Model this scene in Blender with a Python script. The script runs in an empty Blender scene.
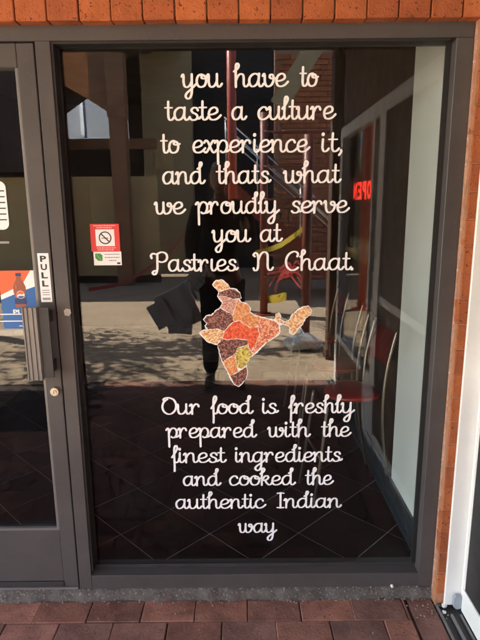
import bpy, bmesh, math, random
from mathutils import Vector, Matrix
random.seed(7)
R = math.radians
S = bpy.context.scene
C = S.collection

# ------------------------------------------------------------------ camera
cd = bpy.data.cameras.new('camera'); cam = bpy.data.objects.new('camera', cd); C.objects.link(cam)
S.camera = cam
cd.sensor_fit = 'AUTO'; cd.sensor_width = 36.0; cd.lens = 36.0 * 530 / 640
cd.clip_start = 0.005; cd.clip_end = 2000
cam.matrix_world = Matrix.Translation((0, -1.85, 1.555)) @ Matrix.Rotation(R(90 - 12.3), 4, 'X') @ Matrix.Rotation(R(-0.5), 4, 'Z')

# ------------------------------------------------------------------ sky, sun, exposure
SUN = Vector((-0.582, -0.290, 0.766)).normalized()          # direction towards the sun
w = bpy.data.worlds.new('World'); S.world = w; w.use_nodes = True
nt = w.node_tree
sky = nt.nodes.new('ShaderNodeTexSky'); sky.sky_type = 'NISHITA'; sky.sun_disc = False
sky.sun_elevation = math.asin(SUN.z); sky.sun_rotation = math.atan2(SUN.x, SUN.y)
bg = nt.nodes['Background']; bg.inputs['Strength'].default_value = 0.10
nt.links.new(sky.outputs[0], bg.inputs['Color'])
sd = bpy.data.lights.new('sun', 'SUN'); sd.energy = 4.0; sd.angle = R(0.53); sd.color = (1, 0.96, 0.89)
sun = bpy.data.objects.new('sun', sd); C.objects.link(sun)
sun.rotation_euler = (-SUN).to_track_quat('-Z', 'Y').to_euler(); sun.location = (-6, -8, 12)
S.view_settings.view_transform = 'Standard'; S.view_settings.look = 'None'
S.view_settings.exposure = 4.05; S.view_settings.gamma = 1.0; S.view_settings.use_curve_mapping = False
S.cycles.use_denoising = True
S.cycles.max_bounces = 10; S.cycles.diffuse_bounces = 5; S.cycles.glossy_bounces = 5
S.cycles.transparent_max_bounces = 16; S.cycles.sample_clamp_indirect = 6.0

# ------------------------------------------------------------------ helpers
def tag(o, label, cat=None, group=None, kind=None):
    o['label'] = label
    if cat: o['category'] = cat
    if group: o['group'] = group
    if kind: o['kind'] = kind
    return o
def thing(name, label, cat, loc=(0, 0, 0), group=None, kind=None):
    o = bpy.data.objects.new(name, None); C.objects.link(o); o.location = loc
    o.empty_display_size = 0.1
    return tag(o, label, cat, group, kind)
def link(name, me, mat=None, parent=None, loc=None):
    o = bpy.data.objects.new(name, me); C.objects.link(o)
    if mat and not me.materials: me.materials.append(mat)
    if parent:
        o.parent = parent
        # parts are given in world coordinates; parents are unrotated
        pl = Vector((0, 0, 0)); p = parent
        while p: pl += p.location; p = p.parent
        o.location = (Vector(loc) if loc else Vector((0, 0, 0))) - pl
    elif loc: o.location = loc
    return o
def from_bm(bm, smooth=False):
    me = bpy.data.meshes.new('mesh'); bm.normal_update(); bm.to_mesh(me); bm.free()
    if smooth:
        for p in me.polygons: p.use_smooth = True
    return me
def bm_box(bm, x0, x1, y0, y1, z0, z1, bev=0, jit=0):
    vs = [bm.verts.new((x, y, z)) for x in (x0, x1) for y in (y0, y1) for z in (z0, z1)]
    if jit:
        for v in vs: v.co += Vector([random.uniform(-jit, jit) for _ in range(3)])
    f = [(0, 1, 3, 2), (4, 6, 7, 5), (0, 4, 5, 1), (2, 3, 7, 6), (0, 2, 6, 4), (1, 5, 7, 3)]
    fs = [bm.faces.new([vs[i] for i in q]) for q in f]
    if bev:
        es = list({e for q in fs for e in q.edges})
        bmesh.ops.bevel(bm, geom=es, offset=bev, segments=1, affect='EDGES')
    return fs
def box(name, x0, x1, y0, y1, z0, z1, mat, parent=None, bev=0.0015):
    cx, cy, cz = (x0 + x1) / 2, (y0 + y1) / 2, (z0 + z1) / 2
    bm = bmesh.new(); bm_box(bm, x0 - cx, x1 - cx, y0 - cy, y1 - cy, z0 - cz, z1 - cz, bev)
    return link(name, from_bm(bm), mat, parent, (cx, cy, cz))
def bm_tube(bm, pts, r, n=8, caps=True, flat=None):
    pts = [Vector(p) for p in pts]; rings = []
    rr = r if isinstance(r, (list, tuple)) else [r] * len(pts)
    ref = None
    for i, p in enumerate(pts):
        t = (pts[min(i + 1, len(pts) - 1)] - pts[max(i - 1, 0)]).normalized()
        if ref is None:
            ref = Vector((0, 0, 1)) if abs(t.z) < .9 else Vector((1, 0, 0))
        a = (ref - t * ref.dot(t)).normalized(); b = t.cross(a); ref = a
        rings.append([bm.verts.new(p + (a * math.cos(2 * math.pi * k / n) + b * math.sin(2 * math.pi * k / n)) * rr[i]) for k in range(n)])
    for i in range(len(rings) - 1):
        for k in range(n):
            bm.faces.new((rings[i][k], rings[i][(k + 1) % n], rings[i + 1][(k + 1) % n], rings[i + 1][k]))
    if caps:
        bm.faces.new(rings[0][::-1]); bm.faces.new(rings[-1])
def tube(name, pts, r, mat, parent=None, n=10):
    bm = bmesh.new(); bm_tube(bm, pts, r, n)
    bmesh.ops.recalc_face_normals(bm, faces=bm.faces)
    return link(name, from_bm(bm, True), mat, parent)
def beam(name, a, b, wid, hgt, mat, parent=None, up=(0, 0, 1)):
    a, b = Vector(a), Vector(b); t = (b - a).normalized()
    s = t.cross(Vector(up)).normalized(); u = s.cross(t)
    bm = bmesh.new(); vs = []
    for p in (a, b):
        for i, j in ((-1, -1), (1, -1), (1, 1), (-1, 1)):
            vs.append(bm.verts.new(p + s * (i * wid / 2) + u * (j * hgt / 2)))
    for q in ((3, 2, 1, 0), (4, 5, 6, 7), (0, 1, 5, 4), (1, 2, 6, 5), (2, 3, 7, 6), (3, 0, 4, 7)): bm.faces.new([vs[i] for i in q])
    bmesh.ops.recalc_face_normals(bm, faces=bm.faces)
    return link(name, from_bm(bm), mat, parent)
def prism_xz(name, pts, y0, y1, mat, parent=None):
    bm = bmesh.new()
    a = [bm.verts.new((x, y0, z)) for x, z in pts]; b = [bm.verts.new((x, y1, z)) for x, z in pts]
    bm.faces.new(a); bm.faces.new(b[::-1])
    for i in range(len(pts)):
        j = (i + 1) % len(pts); bm.faces.new((a[j], a[i], b[i], b[j]))
    bmesh.ops.recalc_face_normals(bm, faces=bm.faces)
    return link(name, from_bm(bm), mat, parent)
def crom(pts, n=8, closed=False):
    P = [Vector(p) for p in pts]; out = []
    m = len(P)
    for i in range(m - 1):
        p0 = P[max(i - 1, 0)]; p1 = P[i]; p2 = P[i + 1]; p3 = P[min(i + 2, m - 1)]
        for k in range(n):
            t = k / n
            out.append(0.5 * ((2 * p1) + (p2 - p0) * t + (2 * p0 - 5 * p1 + 4 * p2 - p3) * t * t + (3 * p1 - p0 - 3 * p2 + p3) * t ** 3))
    out.append(P[-1].copy())
    return out

# ------------------------------------------------------------------ materials
def mat(name, col, rough=0.6, metal=0.0, var=0.0, vscale=6.0, spec=0.5, bump=0.0, bscale=80.0, objvar=0.0, speck=None, sscale=200.0, sth=0.32, col2=None):
    m = bpy.data.materials.new(name); m.use_nodes = True
    t = m.node_tree; p = t.nodes['Principled BSDF']
    p.inputs['Roughness'].default_value = rough; p.inputs['Metallic'].default_value = metal
    p.inputs['Specular IOR Level'].default_value = spec
    tc = t.nodes.new('ShaderNodeTexCoord'); oi = t.nodes.new('ShaderNodeObjectInfo')
    ad = t.nodes.new('ShaderNodeVectorMath'); ad.operation = 'ADD'
    sc = t.nodes.new('ShaderNodeVectorMath'); sc.operation = 'SCALE'; sc.inputs['Scale'].default_value = 37.0
    cx = t.nodes.new('ShaderNodeCombineXYZ')
    for i in range(3): t.links.new(oi.outputs['Random'], cx.inputs[i])
    t.links.new(cx.outputs[0], sc.inputs[0]); t.links.new(tc.outputs['Object'], ad.inputs[0]); t.links.new(sc.outputs[0], ad.inputs[1])
    V = ad.outputs[0]
    rgb = t.nodes.new('ShaderNodeRGB'); rgb.outputs[0].default_value = (*col, 1); cur = rgb.outputs[0]
    def mixc(fac, a, b, blend='MIX'):
        x = t.nodes.new('ShaderNodeMix'); x.data_type = 'RGBA'; x.blend_type = blend
        if isinstance(fac, float): x.inputs[0].default_value = fac
        else: t.links.new(fac, x.inputs[0])
        t.links.new(a, x.inputs[6])
        if isinstance(b, tuple): x.inputs[7].default_value = (*b, 1)
        else: t.links.new(b, x.inputs[7])
        return x.outputs[2]
    if objvar:
        hs = t.nodes.new('ShaderNodeHueSaturation')
        mr = t.nodes.new('ShaderNodeMapRange'); mr.inputs['To Min'].default_value = 1 - objvar; mr.inputs['To Max'].default_value = 1 + objvar
        t.links.new(oi.outputs['Random'], mr.inputs['Value']); t.links.new(mr.outputs[0], hs.inputs['Value']); t.links.new(cur, hs.inputs['Color'])
        if col2:
            wn = t.nodes.new('ShaderNodeTexWhiteNoise'); wn.noise_dimensions = '1D'; t.links.new(oi.outputs['Random'], wn.inputs['W'])
            x = mixc(wn.outputs['Value'], hs.outputs[0], col2); cur = x
        else: cur = hs.outputs[0]
    if var:
        n = t.nodes.new('ShaderNodeTexNoise'); n.inputs['Scale'].default_value = vscale; n.inputs['Detail'].default_value = 6; n.inputs['Roughness'].default_value = .65
        t.links.new(V, n.inputs['Vector'])
        mr = t.nodes.new('ShaderNodeMapRange'); mr.inputs['From Min'].default_value = .25; mr.inputs['From Max'].default_value = .75
        mr.inputs['To Min'].default_value = 1 - var; mr.inputs['To Max'].default_value = 1 + var
        t.links.new(n.outputs['Fac'], mr.inputs['Value'])
        hs = t.nodes.new('ShaderNodeHueSaturation'); t.links.new(cur, hs.inputs['Color']); t.links.new(mr.outputs[0], hs.inputs['Value']); cur = hs.outputs[0]
    if speck:
        n = t.nodes.new('ShaderNodeTexNoise'); n.inputs['Scale'].default_value = sscale; n.inputs['Detail'].default_value = 3
        t.links.new(V, n.inputs['Vector'])
        r = t.nodes.new('ShaderNodeMapRange'); r.inputs['From Min'].default_value = sth; r.inputs['From Max'].default_value = sth + .06
        r.inputs['To Min'].default_value = 1; r.inputs['To Max'].default_value = 0
        t.links.new(n.outputs['Fac'], r.inputs['Value']); cur = mixc(r.outputs[0], cur, speck)
    t.links.new(cur, p.inputs['Base Color'])
    if bump:
        n = t.nodes.new('ShaderNodeTexNoise'); n.inputs['Scale'].default_value = bscale; n.inputs['Detail'].default_value = 5
        t.links.new(V, n.inputs['Vector'])
        b = t.nodes.new('ShaderNodeBump'); b.inputs['Strength'].default_value = bump; b.inputs['Distance'].default_value = 0.004
        t.links.new(n.outputs['Fac'], b.inputs['Height']); t.links.new(b.outputs[0], p.inputs['Normal'])
    if rough > .2 and var:
        n = t.nodes.new('ShaderNodeTexNoise'); n.inputs['Scale'].default_value = vscale * 2.3; n.inputs['Detail'].default_value = 4
        t.links.new(V, n.inputs['Vector'])
        mr = t.nodes.new('ShaderNodeMapRange'); mr.inputs['To Min'].default_value = max(0, rough - .15); mr.inputs['To Max'].default_value = min(1, rough + .15)
        t.links.new(n.outputs['Fac'], mr.inputs['Value']); t.links.new(mr.outputs[0], p.inputs['Roughness'])
    return m
def emis(name, col, s):
    m = bpy.data.materials.new(name); m.use_nodes = True; p = m.node_tree.nodes['Principled BSDF']
    p.inputs['Base Color'].default_value = (*col, 1); p.inputs['Emission Color'].default_value = (*col, 1); p.inputs['Emission Strength'].default_value = s
    return m
def glass(name, f0):
    m = bpy.data.materials.new(name); m.use_nodes = True; t = m.node_tree
    t.nodes.remove(t.nodes['Principled BSDF'])
    out = t.nodes['Material Output']; mx = t.nodes.new('ShaderNodeMixShader')
    tr = t.nodes.new('ShaderNodeBsdfTransparent'); tr.inputs[0].default_value = (.96, .975, .965, 1)
    gl = t.nodes.new('ShaderNodeBsdfGlossy'); gl.inputs['Roughness'].default_value = 0.0; gl.inputs['Color'].default_value = (1, 1, 1, 1)
    lw = t.nodes.new('ShaderNodeLayerWeight'); lw.inputs['Blend'].default_value = .5
    pw = t.nodes.new('ShaderNodeMath'); pw.operation = 'POWER'; pw.inputs[1].default_value = 5
    ma = t.nodes.new('ShaderNodeMath'); ma.operation = 'MULTIPLY_ADD'; ma.inputs[1].default_value = 1 - f0; ma.inputs[2].default_value = f0
    t.links.new(lw.outputs['Facing'], pw.inputs[0]); t.links.new(pw.outputs[0], ma.inputs[0])
    t.links.new(ma.outputs[0], mx.inputs[0]); t.links.new(tr.outputs[0], mx.inputs[1]); t.links.new(gl.outputs[0], mx.inputs[2])
    # thin film of dust and wiping smears
    tc = t.nodes.new('ShaderNodeTexCoord'); mp_ = t.nodes.new('ShaderNodeMapping'); mp_.inputs['Scale'].default_value = (3.0, 3.0, .8); mp_.inputs['Rotation'].default_value = (0, .5, 0)
    n = t.nodes.new('ShaderNodeTexNoise'); n.inputs['Scale'].default_value = 2.2; n.inputs['Detail'].default_value = 7; n.inputs['Roughness'].default_value = .6; n.inputs['Distortion'].default_value = 1.2
    mr = t.nodes.new('ShaderNodeMapRange'); mr.inputs['From Min'].default_value = .42; mr.inputs['From Max'].default_value = .8; mr.inputs['To Min'].default_value = .0003; mr.inputs['To Max'].default_value = .006
    df = t.nodes.new('ShaderNodeBsdfDiffuse'); df.inputs[0].default_value = (.7, .68, .64, 1); m2 = t.nodes.new('ShaderNodeMixShader')
    t.links.new(tc.outputs['Object'], mp_.inputs[0]); t.links.new(mp_.outputs[0], n.inputs['Vector']); t.links.new(n.outputs['Fac'], mr.inputs['Value'])
    t.links.new(mr.outputs[0], m2.inputs[0]); t.links.new(mx.outputs[0], m2.inputs[1]); t.links.new(df.outputs[0], m2.inputs[2])
    t.links.new(m2.outputs[0], out.inputs['Surface'])
    return m
def spice(name, c1, c2, scale=170, c3=None):
    m = bpy.data.materials.new(name); m.use_nodes = True; t = m.node_tree; p = t.nodes['Principled BSDF']
    p.inputs['Roughness'].default_value = .45
    tc = t.nodes.new('ShaderNodeTexCoord'); v = t.nodes.new('ShaderNodeTexVoronoi'); v.inputs['Scale'].default_value = scale * 1.7
    t.links.new(tc.outputs['Object'], v.inputs['Vector'])
    r = t.nodes.new('ShaderNodeValToRGB'); e = r.color_ramp.elements
    e[0].position = .2; e[0].color = (*c1, 1); e[1].position = .8; e[1].color = (*c2, 1)
    if c3: x = e.new(.5); x.color = (*c3, 1)
    sp = t.nodes.new('ShaderNodeSeparateColor'); t.links.new(v.outputs['Color'], sp.inputs[0]); t.links.new(sp.outputs[0], r.inputs[0])
    t.links.new(r.outputs[0], p.inputs['Base Color'])
    return m

M = {}
M['frame'] = mat('bronze_powder_coat', (.076, .068, .066), .45, 0, .22, 3, .4, .05, 900, speck=(.14, .13, .12), sscale=260, sth=.27)
M['gasket_and_shade'] = mat('black_rubber_and_shade', (.012, .012, .012), .6, var=.2)
M['brick'] = mat('orange_brick', (.44, .135, .048), .85, 0, .26, 14, .2, .7, 160, objvar=.12, col2=(.34, .10, .042), speck=(.10, .045, .025), sscale=110, sth=.315)
M['mortar'] = mat('mortar', (.36, .23, .16), .95, 0, .25, 30, .1, .6, 120)
M['paver'] = mat('red_clay_paver', (.31, .14, .095), .8, 0, .55, 8, .25, .6, 90, objvar=.25, col2=(.21, .115, .092), speck=(.12, .075, .06), sscale=95, sth=.31)
M['joint'] = mat('sandy_joint', (.07, .052, .045), .95, 0, .3, 40, .1, .5, 120)
M['sill'] = mat('rough_concrete', (.115, .10, .088), .95, 0, .45, 22, .1, 1.0, 70, speck=(.26, .22, .18), sscale=110, sth=.34)
M['alu'] = mat('anodised_aluminium', (.20, .19, .185), .38, .35, .08, 8)
M['alu_dark'] = mat('dark_aluminium', (.045, .042, .042), .5, .2, .1, 8)
M['steel'] = mat('satin_steel', (.62, .60, .56), .28, 1, .05, 30)
M['brass'] = mat('worn_nickel', (.62, .55, .42), .35, .85, .15, 90)
M['white_paint'] = mat('white_gloss_paint', (.86, .85, .80), .35, 0, .05, 7, .5, .08, 60)
M['vinyl'] = mat('white_vinyl', (.88, .90, .91), .5)
M['glass'] = glass('window_glass', .027)
M['tile'] = mat('black_floor_tile', (.007, .007, .008), .36, 0, .6, 3, .3, objvar=.35)
M['grout'] = mat('grey_grout', (.34, .34, .34), .9, 0, .6, 9)
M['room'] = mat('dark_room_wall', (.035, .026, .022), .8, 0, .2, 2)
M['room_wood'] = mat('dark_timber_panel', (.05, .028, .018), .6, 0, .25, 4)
M['panel'] = mat('pale_wall_panel', (.88, .90, .86), .45, 0, .06, 2.5, .4)
M['skirt'] = mat('charcoal_skirting_tile', (.06, .062, .066), .35, 0, .15, 6)
M['chrome'] = mat('dull_chrome', (.30, .27, .23), .35, 1)
M['red_seat'] = mat('red_vinyl_seat', (.24, .012, .011), .35, 0, .08, 10)
M['paving'] = None
M['timber'] = mat('brown_timber', (.25, .125, .06), .7, 0, .25, 3)
M['timber2'] = mat('orange_timber', (.55, .22, .075), .65, 0, .2, 3)
M['timber_dark'] = mat('dark_and_shaded_timber', (.045, .026, .018), .7, 0, .25, 3)
M['hoarding'] = mat('tan_render', (.58, .43, .21), .85, 0, .14, 1.2)
M['tan_wall'] = mat('olive_render', (.42, .33, .18), .85, 0, .12, .8)
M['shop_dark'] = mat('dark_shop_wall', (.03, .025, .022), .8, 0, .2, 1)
M['roof_metal'] = mat('grey_roof_sheet', (.5, .52, .54), .5, .1, .06, 2)
M['trim_white'] = mat('white_trim', (.8, .8, .8), .6, 0, .05, 2)
M['far_brick'] = mat('courtyard_brick', (.40, .15, .075), .85, 0, .2, 6, .2, .5, 60, objvar=.16)
M['red_steel'] = mat('red_oxide_paint', (.55, .085, .035), .3, 0, .12, 5, .6)
M['maroon_steel'] = mat('maroon_paint', (.24, .055, .03), .45, 0, .15, 5)
M['brown_clad'] = mat('brown_column_paint', (.12, .065, .04), .6, 0, .15, 3)
M['stair'] = mat('stair_concrete', (.28, .25, .21), .9, 0, .2, 4)
M['yellow_tape'] = mat('yellow_tape', (.50, .36, .03), .5)
M['red_tape'] = mat('red_tape', (.42, .05, .045), .5)
M['sack'] = mat('white_woven_sack', (.72, .71, .68), .8, 0, .12, 12, .2, .6, 60)
M['soffit'] = mat('soffit_lining', (.16, .13, .11), .85, 0, .1, 1)
M['fascia'] = mat('canopy_fascia', (.10, .07, .05), .6, 0, .1, 2)
M['bark'] = mat('bark', (.11, .085, .06), .9, 0, .3, 12, .1, .8, 40)
M['leaf'] = mat('leaf', (.055, .10, .03), .6, 0, .2, 3)
M['skin'] = mat('skin', (.42, .25, .18), .55, 0, .08, 30)
M['shirt'] = mat('black_cotton', (.018, .018, .02), .9, 0, .2, 12, .2, .4, 120)
M['trouser'] = mat('charcoal_denim', (.022, .024, .03), .9, 0, .2, 14, .2, .4, 200)
M['shoe'] = mat('black_leather', (.02, .018, .017), .5)
M['hair'] = mat('grey_hair', (.66, .65, .63), .8, 0, .3, 60, .3, .8, 150)
M['bag'] = mat('grey_canvas', (.68, .67, .62), .85, 0, .2, 20, .2, .5, 180)
M['paper'] = mat('white_paper', (.80, .78, .73), .8, 0, .05, 10)
M['phone'] = mat('black_phone', (.015, .015, .016), .2)
M['drain'] = mat('grey_drain_channel', (.21, .205, .20), .55, .3, .2, 14)
M['cap'] = mat('grey_plastic', (.30, .33, .37), .5, 0, .05, 20)
M['red_ink'] = mat('red_print', (.72, .045, .045), .5)
M['black_ink'] = mat('black_print', (.02, .02, .02), .5)
M['grey_ink'] = mat('grey_print', (.30, .29, .28), .5)
M['pink_ink'] = mat('pink_print', (.80, .42, .40), .5)
M['green_ink'] = mat('green_print', (.06, .30, .06), .5)
M['blue_ink'] = mat('blue_print', (.012, .13, .42), .45)
M['cola_red'] = mat('orange_red_print', (.80, .13, .035), .45)
M['amber'] = mat('amber_print', (.33, .08, .035), .45)
M['navy_ink'] = mat('navy_print', (.01, .03, .14), .45)
M['neon'] = emis('red_neon', (1.0, .035, .02), 3.2)
M['sign_yellow'] = mat('yellow_print', (.55, .42, .08), .6)

def paving_material():
    m = mat('courtyard_paving', (.44, .33, .22), .9, 0, .16, 1.3, .2, .3, 40)
    t = m.node_tree; p = t.nodes['Principled BSDF']
    src = p.inputs['Base Color'].links[0].from_socket
    tc = t.nodes.new('ShaderNodeTexCoord'); b = t.nodes.new('ShaderNodeTexBrick')
    b.inputs['Scale'].default_value = 1; b.inputs['Mortar Size'].default_value = .006
    b.inputs['Brick Width'].default_value = .412; b.inputs['Row Height'].default_value = .206
    b.inputs['Color1'].default_value = (1, 1, 1, 1); b.inputs['Color2'].default_value = (.84, .82, .80, 1); b.inputs['Mortar'].default_value = (.55, .5, .46, 1)
    t.links.new(tc.outputs['Object'], b.inputs['Vector'])
    x = t.nodes.new('ShaderNodeMix'); x.data_type = 'RGBA'; x.blend_type = 'MULTIPLY'; x.inputs[0].default_value = 1
    t.links.new(src, x.inputs[6]); t.links.new(b.outputs['Color'], x.inputs[7]); t.links.new(x.outputs[2], p.inputs['Base Color'])
    return m
M['paving'] = paving_material()

# ================================================================== THE SETTING: ground
def sheet(name, x0, x1, y0, y1, z, m, label):
    bm = bmesh.new()
    vs = [bm.verts.new((x, y, z)) for x, y in ((x0, y0), (x1, y0), (x1, y1), (x0, y1))]
    bm.faces.new(vs)
    return tag(link(name, from_bm(bm), m), label, None, None, 'structure')
sheet('ground', -400, 400, -400, 400, -.09, M['stair'], 'bare ground under and beyond the shop and the courtyard')
sheet('courtyard_paving', -14, 9, -18, -2.62, -.006, M['paving'], 'sunlit pale paving of the courtyard in front of the shops')
# walkway of clay pavers under the canopy
walk = sheet('walkway_paving', -4.0, 1.3, -2.62, .0, -.0125, M['joint'], 'red clay brick paving of the covered walkway before the shop window')
PX, PY = .206, .1135
variants = []
for i in range(8):
    bm = bmesh.new(); bm_box(bm, -.1012, .1012, -.0550, .0550, -.028, .0, .0025, .0012); variants.append(from_bm(bm))
    variants[-1].materials.append(M['paver'])
halfv = []
for i in range(3):
    bm = bmesh.new(); bm_box(bm, -.0485, .0485, -.0535, .0535, -.028, .0, .0025, .0012); halfv.append(from_bm(bm)); halfv[-1].materials.append(M['paver'])
edgev = []
for i in range(3):
    bm = bmesh.new(); bm_box(bm, -.0495, .0495, -.105, .105, -.028, .0, .0025, .0012); edgev.append(from_bm(bm)); edgev[-1].materials.append(M['paver'])
row = 0; y = -.061
while y > -2.60:
    off = .019 + (.108 if row % 2 else 0)
    k0 = -9 if row < 14 else -6
    for k in range(k0, 4):
        x = off + PX * (k + .5)
        if x > .55: continue
        o = link('paver', random.choice(variants), None, walk, (x + random.uniform(-.002, .002), y + random.uniform(-.0015, .0015), random.uniform(-.002, .001)))
        o.rotation_euler = (random.uniform(-.006, .006), random.uniform(-.006, .006), random.uniform(-.008, .008) + (math.pi if random.random() < .5 else 0))
        last = x
    rem = last + PX / 2                       # cut paver to the edge course
    wd = .655 - rem - .008
    if wd > .008:
        bm = bmesh.new(); bm_box(bm, -wd / 2, wd / 2, -.0550, .0550, -.028, .0, .0025, .001)
        link('paver', from_bm(bm), M['paver'], walk, (rem + wd / 2, y, random.uniform(-.0015, .001)))
    row += 1; y -= PY
for k in range(12):
    o = link('paver', edgev[k % 3], None, walk, (.708, -.115 - .2165 * k, random.uniform(-.002, .001)))
    o.rotation_euler = (0, 0, random.uniform(-.02, .02))

# rough concrete sill under the frames
def rough_strip(name, x0, x1, y0, y1, z0, z1, m, label, nx=150):
    bm = bmesh.new(); rows = []
    prof = [(y0, z0), (y0 - .002, z0 + (z1 - z0) * .45), (y0 + .008, z1 - .006), (y0 + .022, z1), (y1, z1)]
    for i in range(nx + 1):
        x = x0 + (x1 - x0) * i / nx
        rows.append([bm.verts.new((x, yy + (random.uniform(-.005, .005) + .004 * math.sin(x * 23) + .003 * math.sin(x * 61)) * (j < 4), zz + random.uniform(-.004, .003) * (0 < j < 4))) for j, (yy, zz) in enumerate(prof)])
    for i in range(nx):
        for j in range(len(prof) - 1): bm.faces.new((rows[i][j], rows[i + 1][j], rows[i + 1][j + 1], rows[i][j + 1]))
    bmesh.ops.recalc_face_normals(bm, faces=bm.faces)
    return link(name, from_bm(bm, True), m)
sill = rough_strip('concrete_sill', -2.6, .80, -.006, .14, -.05, .049, M['sill'], '')
tag(sill, 'rough grey concrete sill under the window and door frames', 'sill')

# ================================================================== SHOP: window frame
win = thing('shop_window', 'large fixed shop window with dark bronze metal frame and white lettering', 'window', (.05, .03, .052))
FR = M['frame']
ZB, ZT = .052, 2.128
box('head', -1.62, .76, .0, .10, 2.072, ZT, FR, win)
box('mullion', -.651, -.602, .0, .10, ZB, 2.0715, FR, win)
box('jamb', .703, .76, .0, .10, ZB, 2.0715, FR, win)
box('bottom_rail', -.6015, .7025, .0, .10, ZB, .112, FR, win)
box('glazing_bead', -.6015, .7025, .046, .0495, .1125, .128, M['alu_dark'], win, .0005)
box('gasket_and_shade', -.6015, -.594, .005, .049, .1285, 2.0715, M['gasket_and_shade'], win, 0)  # black liner over the mullion return, painting in the shade of the reveal
box('gasket_and_shade', .686, .7025, .040, .049, .1285, 2.0715, M['gasket_and_shade'], win, 0)
box('gasket_and_shade', -.5935, .6855, .006, .049, 2.064, 2.0715, M['gasket_and_shade'], win, 0)  # black liner under the head, its shade put in as colour
box('pane', -.600, .7015, .050, .056, .113, 2.071, M['glass'], win, 0)
# left outer jamb of the door opening, as a part of the frame
box('jamb', -1.62, -1.565, .0, .10, ZB, 2.0715, FR, win)

# ------------------------------------------------------------------ door
door = thing('glass_door', 'dark bronze framed glass door with pull handle, left of the window', 'door', (-1.1, .03, .052))
DX0, DX1 = -1.561, -.657
box('stile', -.714, DX1, .004, .05, .062, 2.068, FR, door, .002)
box('stile', DX0, DX0 + .057, .004, .05, .062, 2.068, FR, door, .002)
box('top_rail', DX0 + .0575, -.7145, .004, .05, 1.995, 2.068, FR, door, .002)
br = box('bottom_rail', DX0 + .0575, -.7145, .006, .05, .085, .312, FR, door, .002)
box('glazing_bead', DX0 + .058, -.7145, .0065, .022, .3125, .322, M['alu'], door, .001)
box('glazing_bead', -.7245, -.7145, .0065, .022, .3225, 1.9945, M['alu'], door, .001)
box('kick_strip', DX0 + .0575, -.7145, .001, .05, .062, .0845, M['alu_dark'], door, .001)
box('pane', DX0 + .058, -.7145, .0245, .0305, .3225, 1.9945, M['glass'], door, 0)
box('threshold', DX0, DX1, -.002, .07, .0505, .0605, M['alu'], door, .001)
# pull handle: ribbed extrusion standing off the stile
h = box('pull_handle', -.757, -.701, -.050, -.036, .947, 1.214, M['alu'], door, .002)
for xx in (-.752, -.738, -.720, -.706): box('rib', xx - .0025, xx + .0025, -.054, -.0503, .949, 1.212, M['alu'], h, .001)
box('handle_shaded_web', -.7005, -.664, -.046, -.040, .957, 1.213, M['alu_dark'], h, .001)  # shadowed side of the handle, the shade put in as a darker metal
box('handle_foot', -.690, -.668, -.0395, .0035, .975, 1.015, M['alu_dark'], h, .001)
box('handle_foot', -.690, -.668, -.0395, .0035, 1.155, 1.195, M['alu_dark'], h, .001)
def disc_y(name, x, y, z, r, th, m, parent, n=28, bev=.0015):
    bm = bmesh.new()
    bmesh.ops.create_cone(bm, cap_ends=True, segments=n, radius1=r, radius2=r, depth=th)
    bmesh.ops.bevel(bm, geom=[e for e in bm.edges if abs(e.verts[0].co.z - e.verts[1].co.z) < 1e-6], offset=bev, segments=2, affect='EDGES')
    bmesh.ops.rotate(bm, verts=bm.verts, matrix=Matrix.Rotation(R(90), 3, 'X'))
    return link(name, from_bm(bm), m, parent, (x, y, z))
lk = disc_y('lock_cylinder', -.682, -.003, .890, .0155, .016, M['brass'], door)
disc_y('lock_plug', -.682, -.0125, .890, .0085, .004, M['steel'], lk, bev=.0008)
box('keyhole', -.6832, -.6808, -.0150, -.0146, .885, .895, M['black_ink'], lk, 0)

# inside push bar of the door
pb = thing('push_bar', 'grey horizontal push bar inside the glass door below the cola sticker', 'push bar', (-1.1, .09, 1.1))
box('bar', -1.50, -.72, .075, .10, 1.080, 1.108, M['alu'], pb, .003)
box('bracket', -.7140, -.690, .0505, .10, 1.070, 1.118, M['alu'], pb, .002)
box('bracket', -1.53, -1.505, .0505, .10, 1.070, 1.118, M['alu'], pb, .002)

# ------------------------------------------------------------------ brick wall above and pier
wall = thing('brick_wall', 'orange brick wall with upright bricks over the window and a narrow pier', 'wall', (.0, .03, 0))
SB = []
for i in range(6):
    bm = bmesh.new(); bm_box(bm, -.0476, .0476, -.05, .05, -.115, .115, .0022, .0008); SB.append(from_bm(bm)); SB[-1].materials.append(M['brick'])
for k in range(-20, 15):
    if -.640 + .0992 * k > .78: continue
    link('brick', random.choice(SB), None, wall, (-.640 + .0992 * (k - 0), .005 + random.uniform(-.0015, .0015), 2.232 + random.uniform(-.0015, .0015)))
bm = bmesh.new(); bm_box(bm, -2.7, .7515, -.028, .16, 2.134, 4.2); link('mortar_core', from_bm(bm), M['mortar'], wall)
SR = []
for i in range(5):
    bm = bmesh.new(); bm_box(bm, -.142, .142, -.05, .05, -.0435, .0435, .003, .0012); SR.append(from_bm(bm)); SR[-1].materials.append(M['brick'])
for r_ in range(4):
    for k in range(-8, 3):
        x = .02 + .295 * k + (.147 if r_ % 2 else 0)
        if x > .61: continue
        link('brick', random.choice(SR), None, wall, (x, .005, 2.404 + .0975 * r_))
PB = []
for i in range(7):
    bm = bmesh.new(); bm_box(bm, -.05, .05, -.036, .036, -.0430, .0430, .002, .0012); PB.append(from_bm(bm)); PB[-1].materials.append(M['brick'])
z = .052
while z < 3.0:
    link('brick', random.choice(PB), None, wall, (.812 + random.uniform(-.0015, .0015), -.008 + random.uniform(-.001, .001), z + .044)); z += .0905
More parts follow.
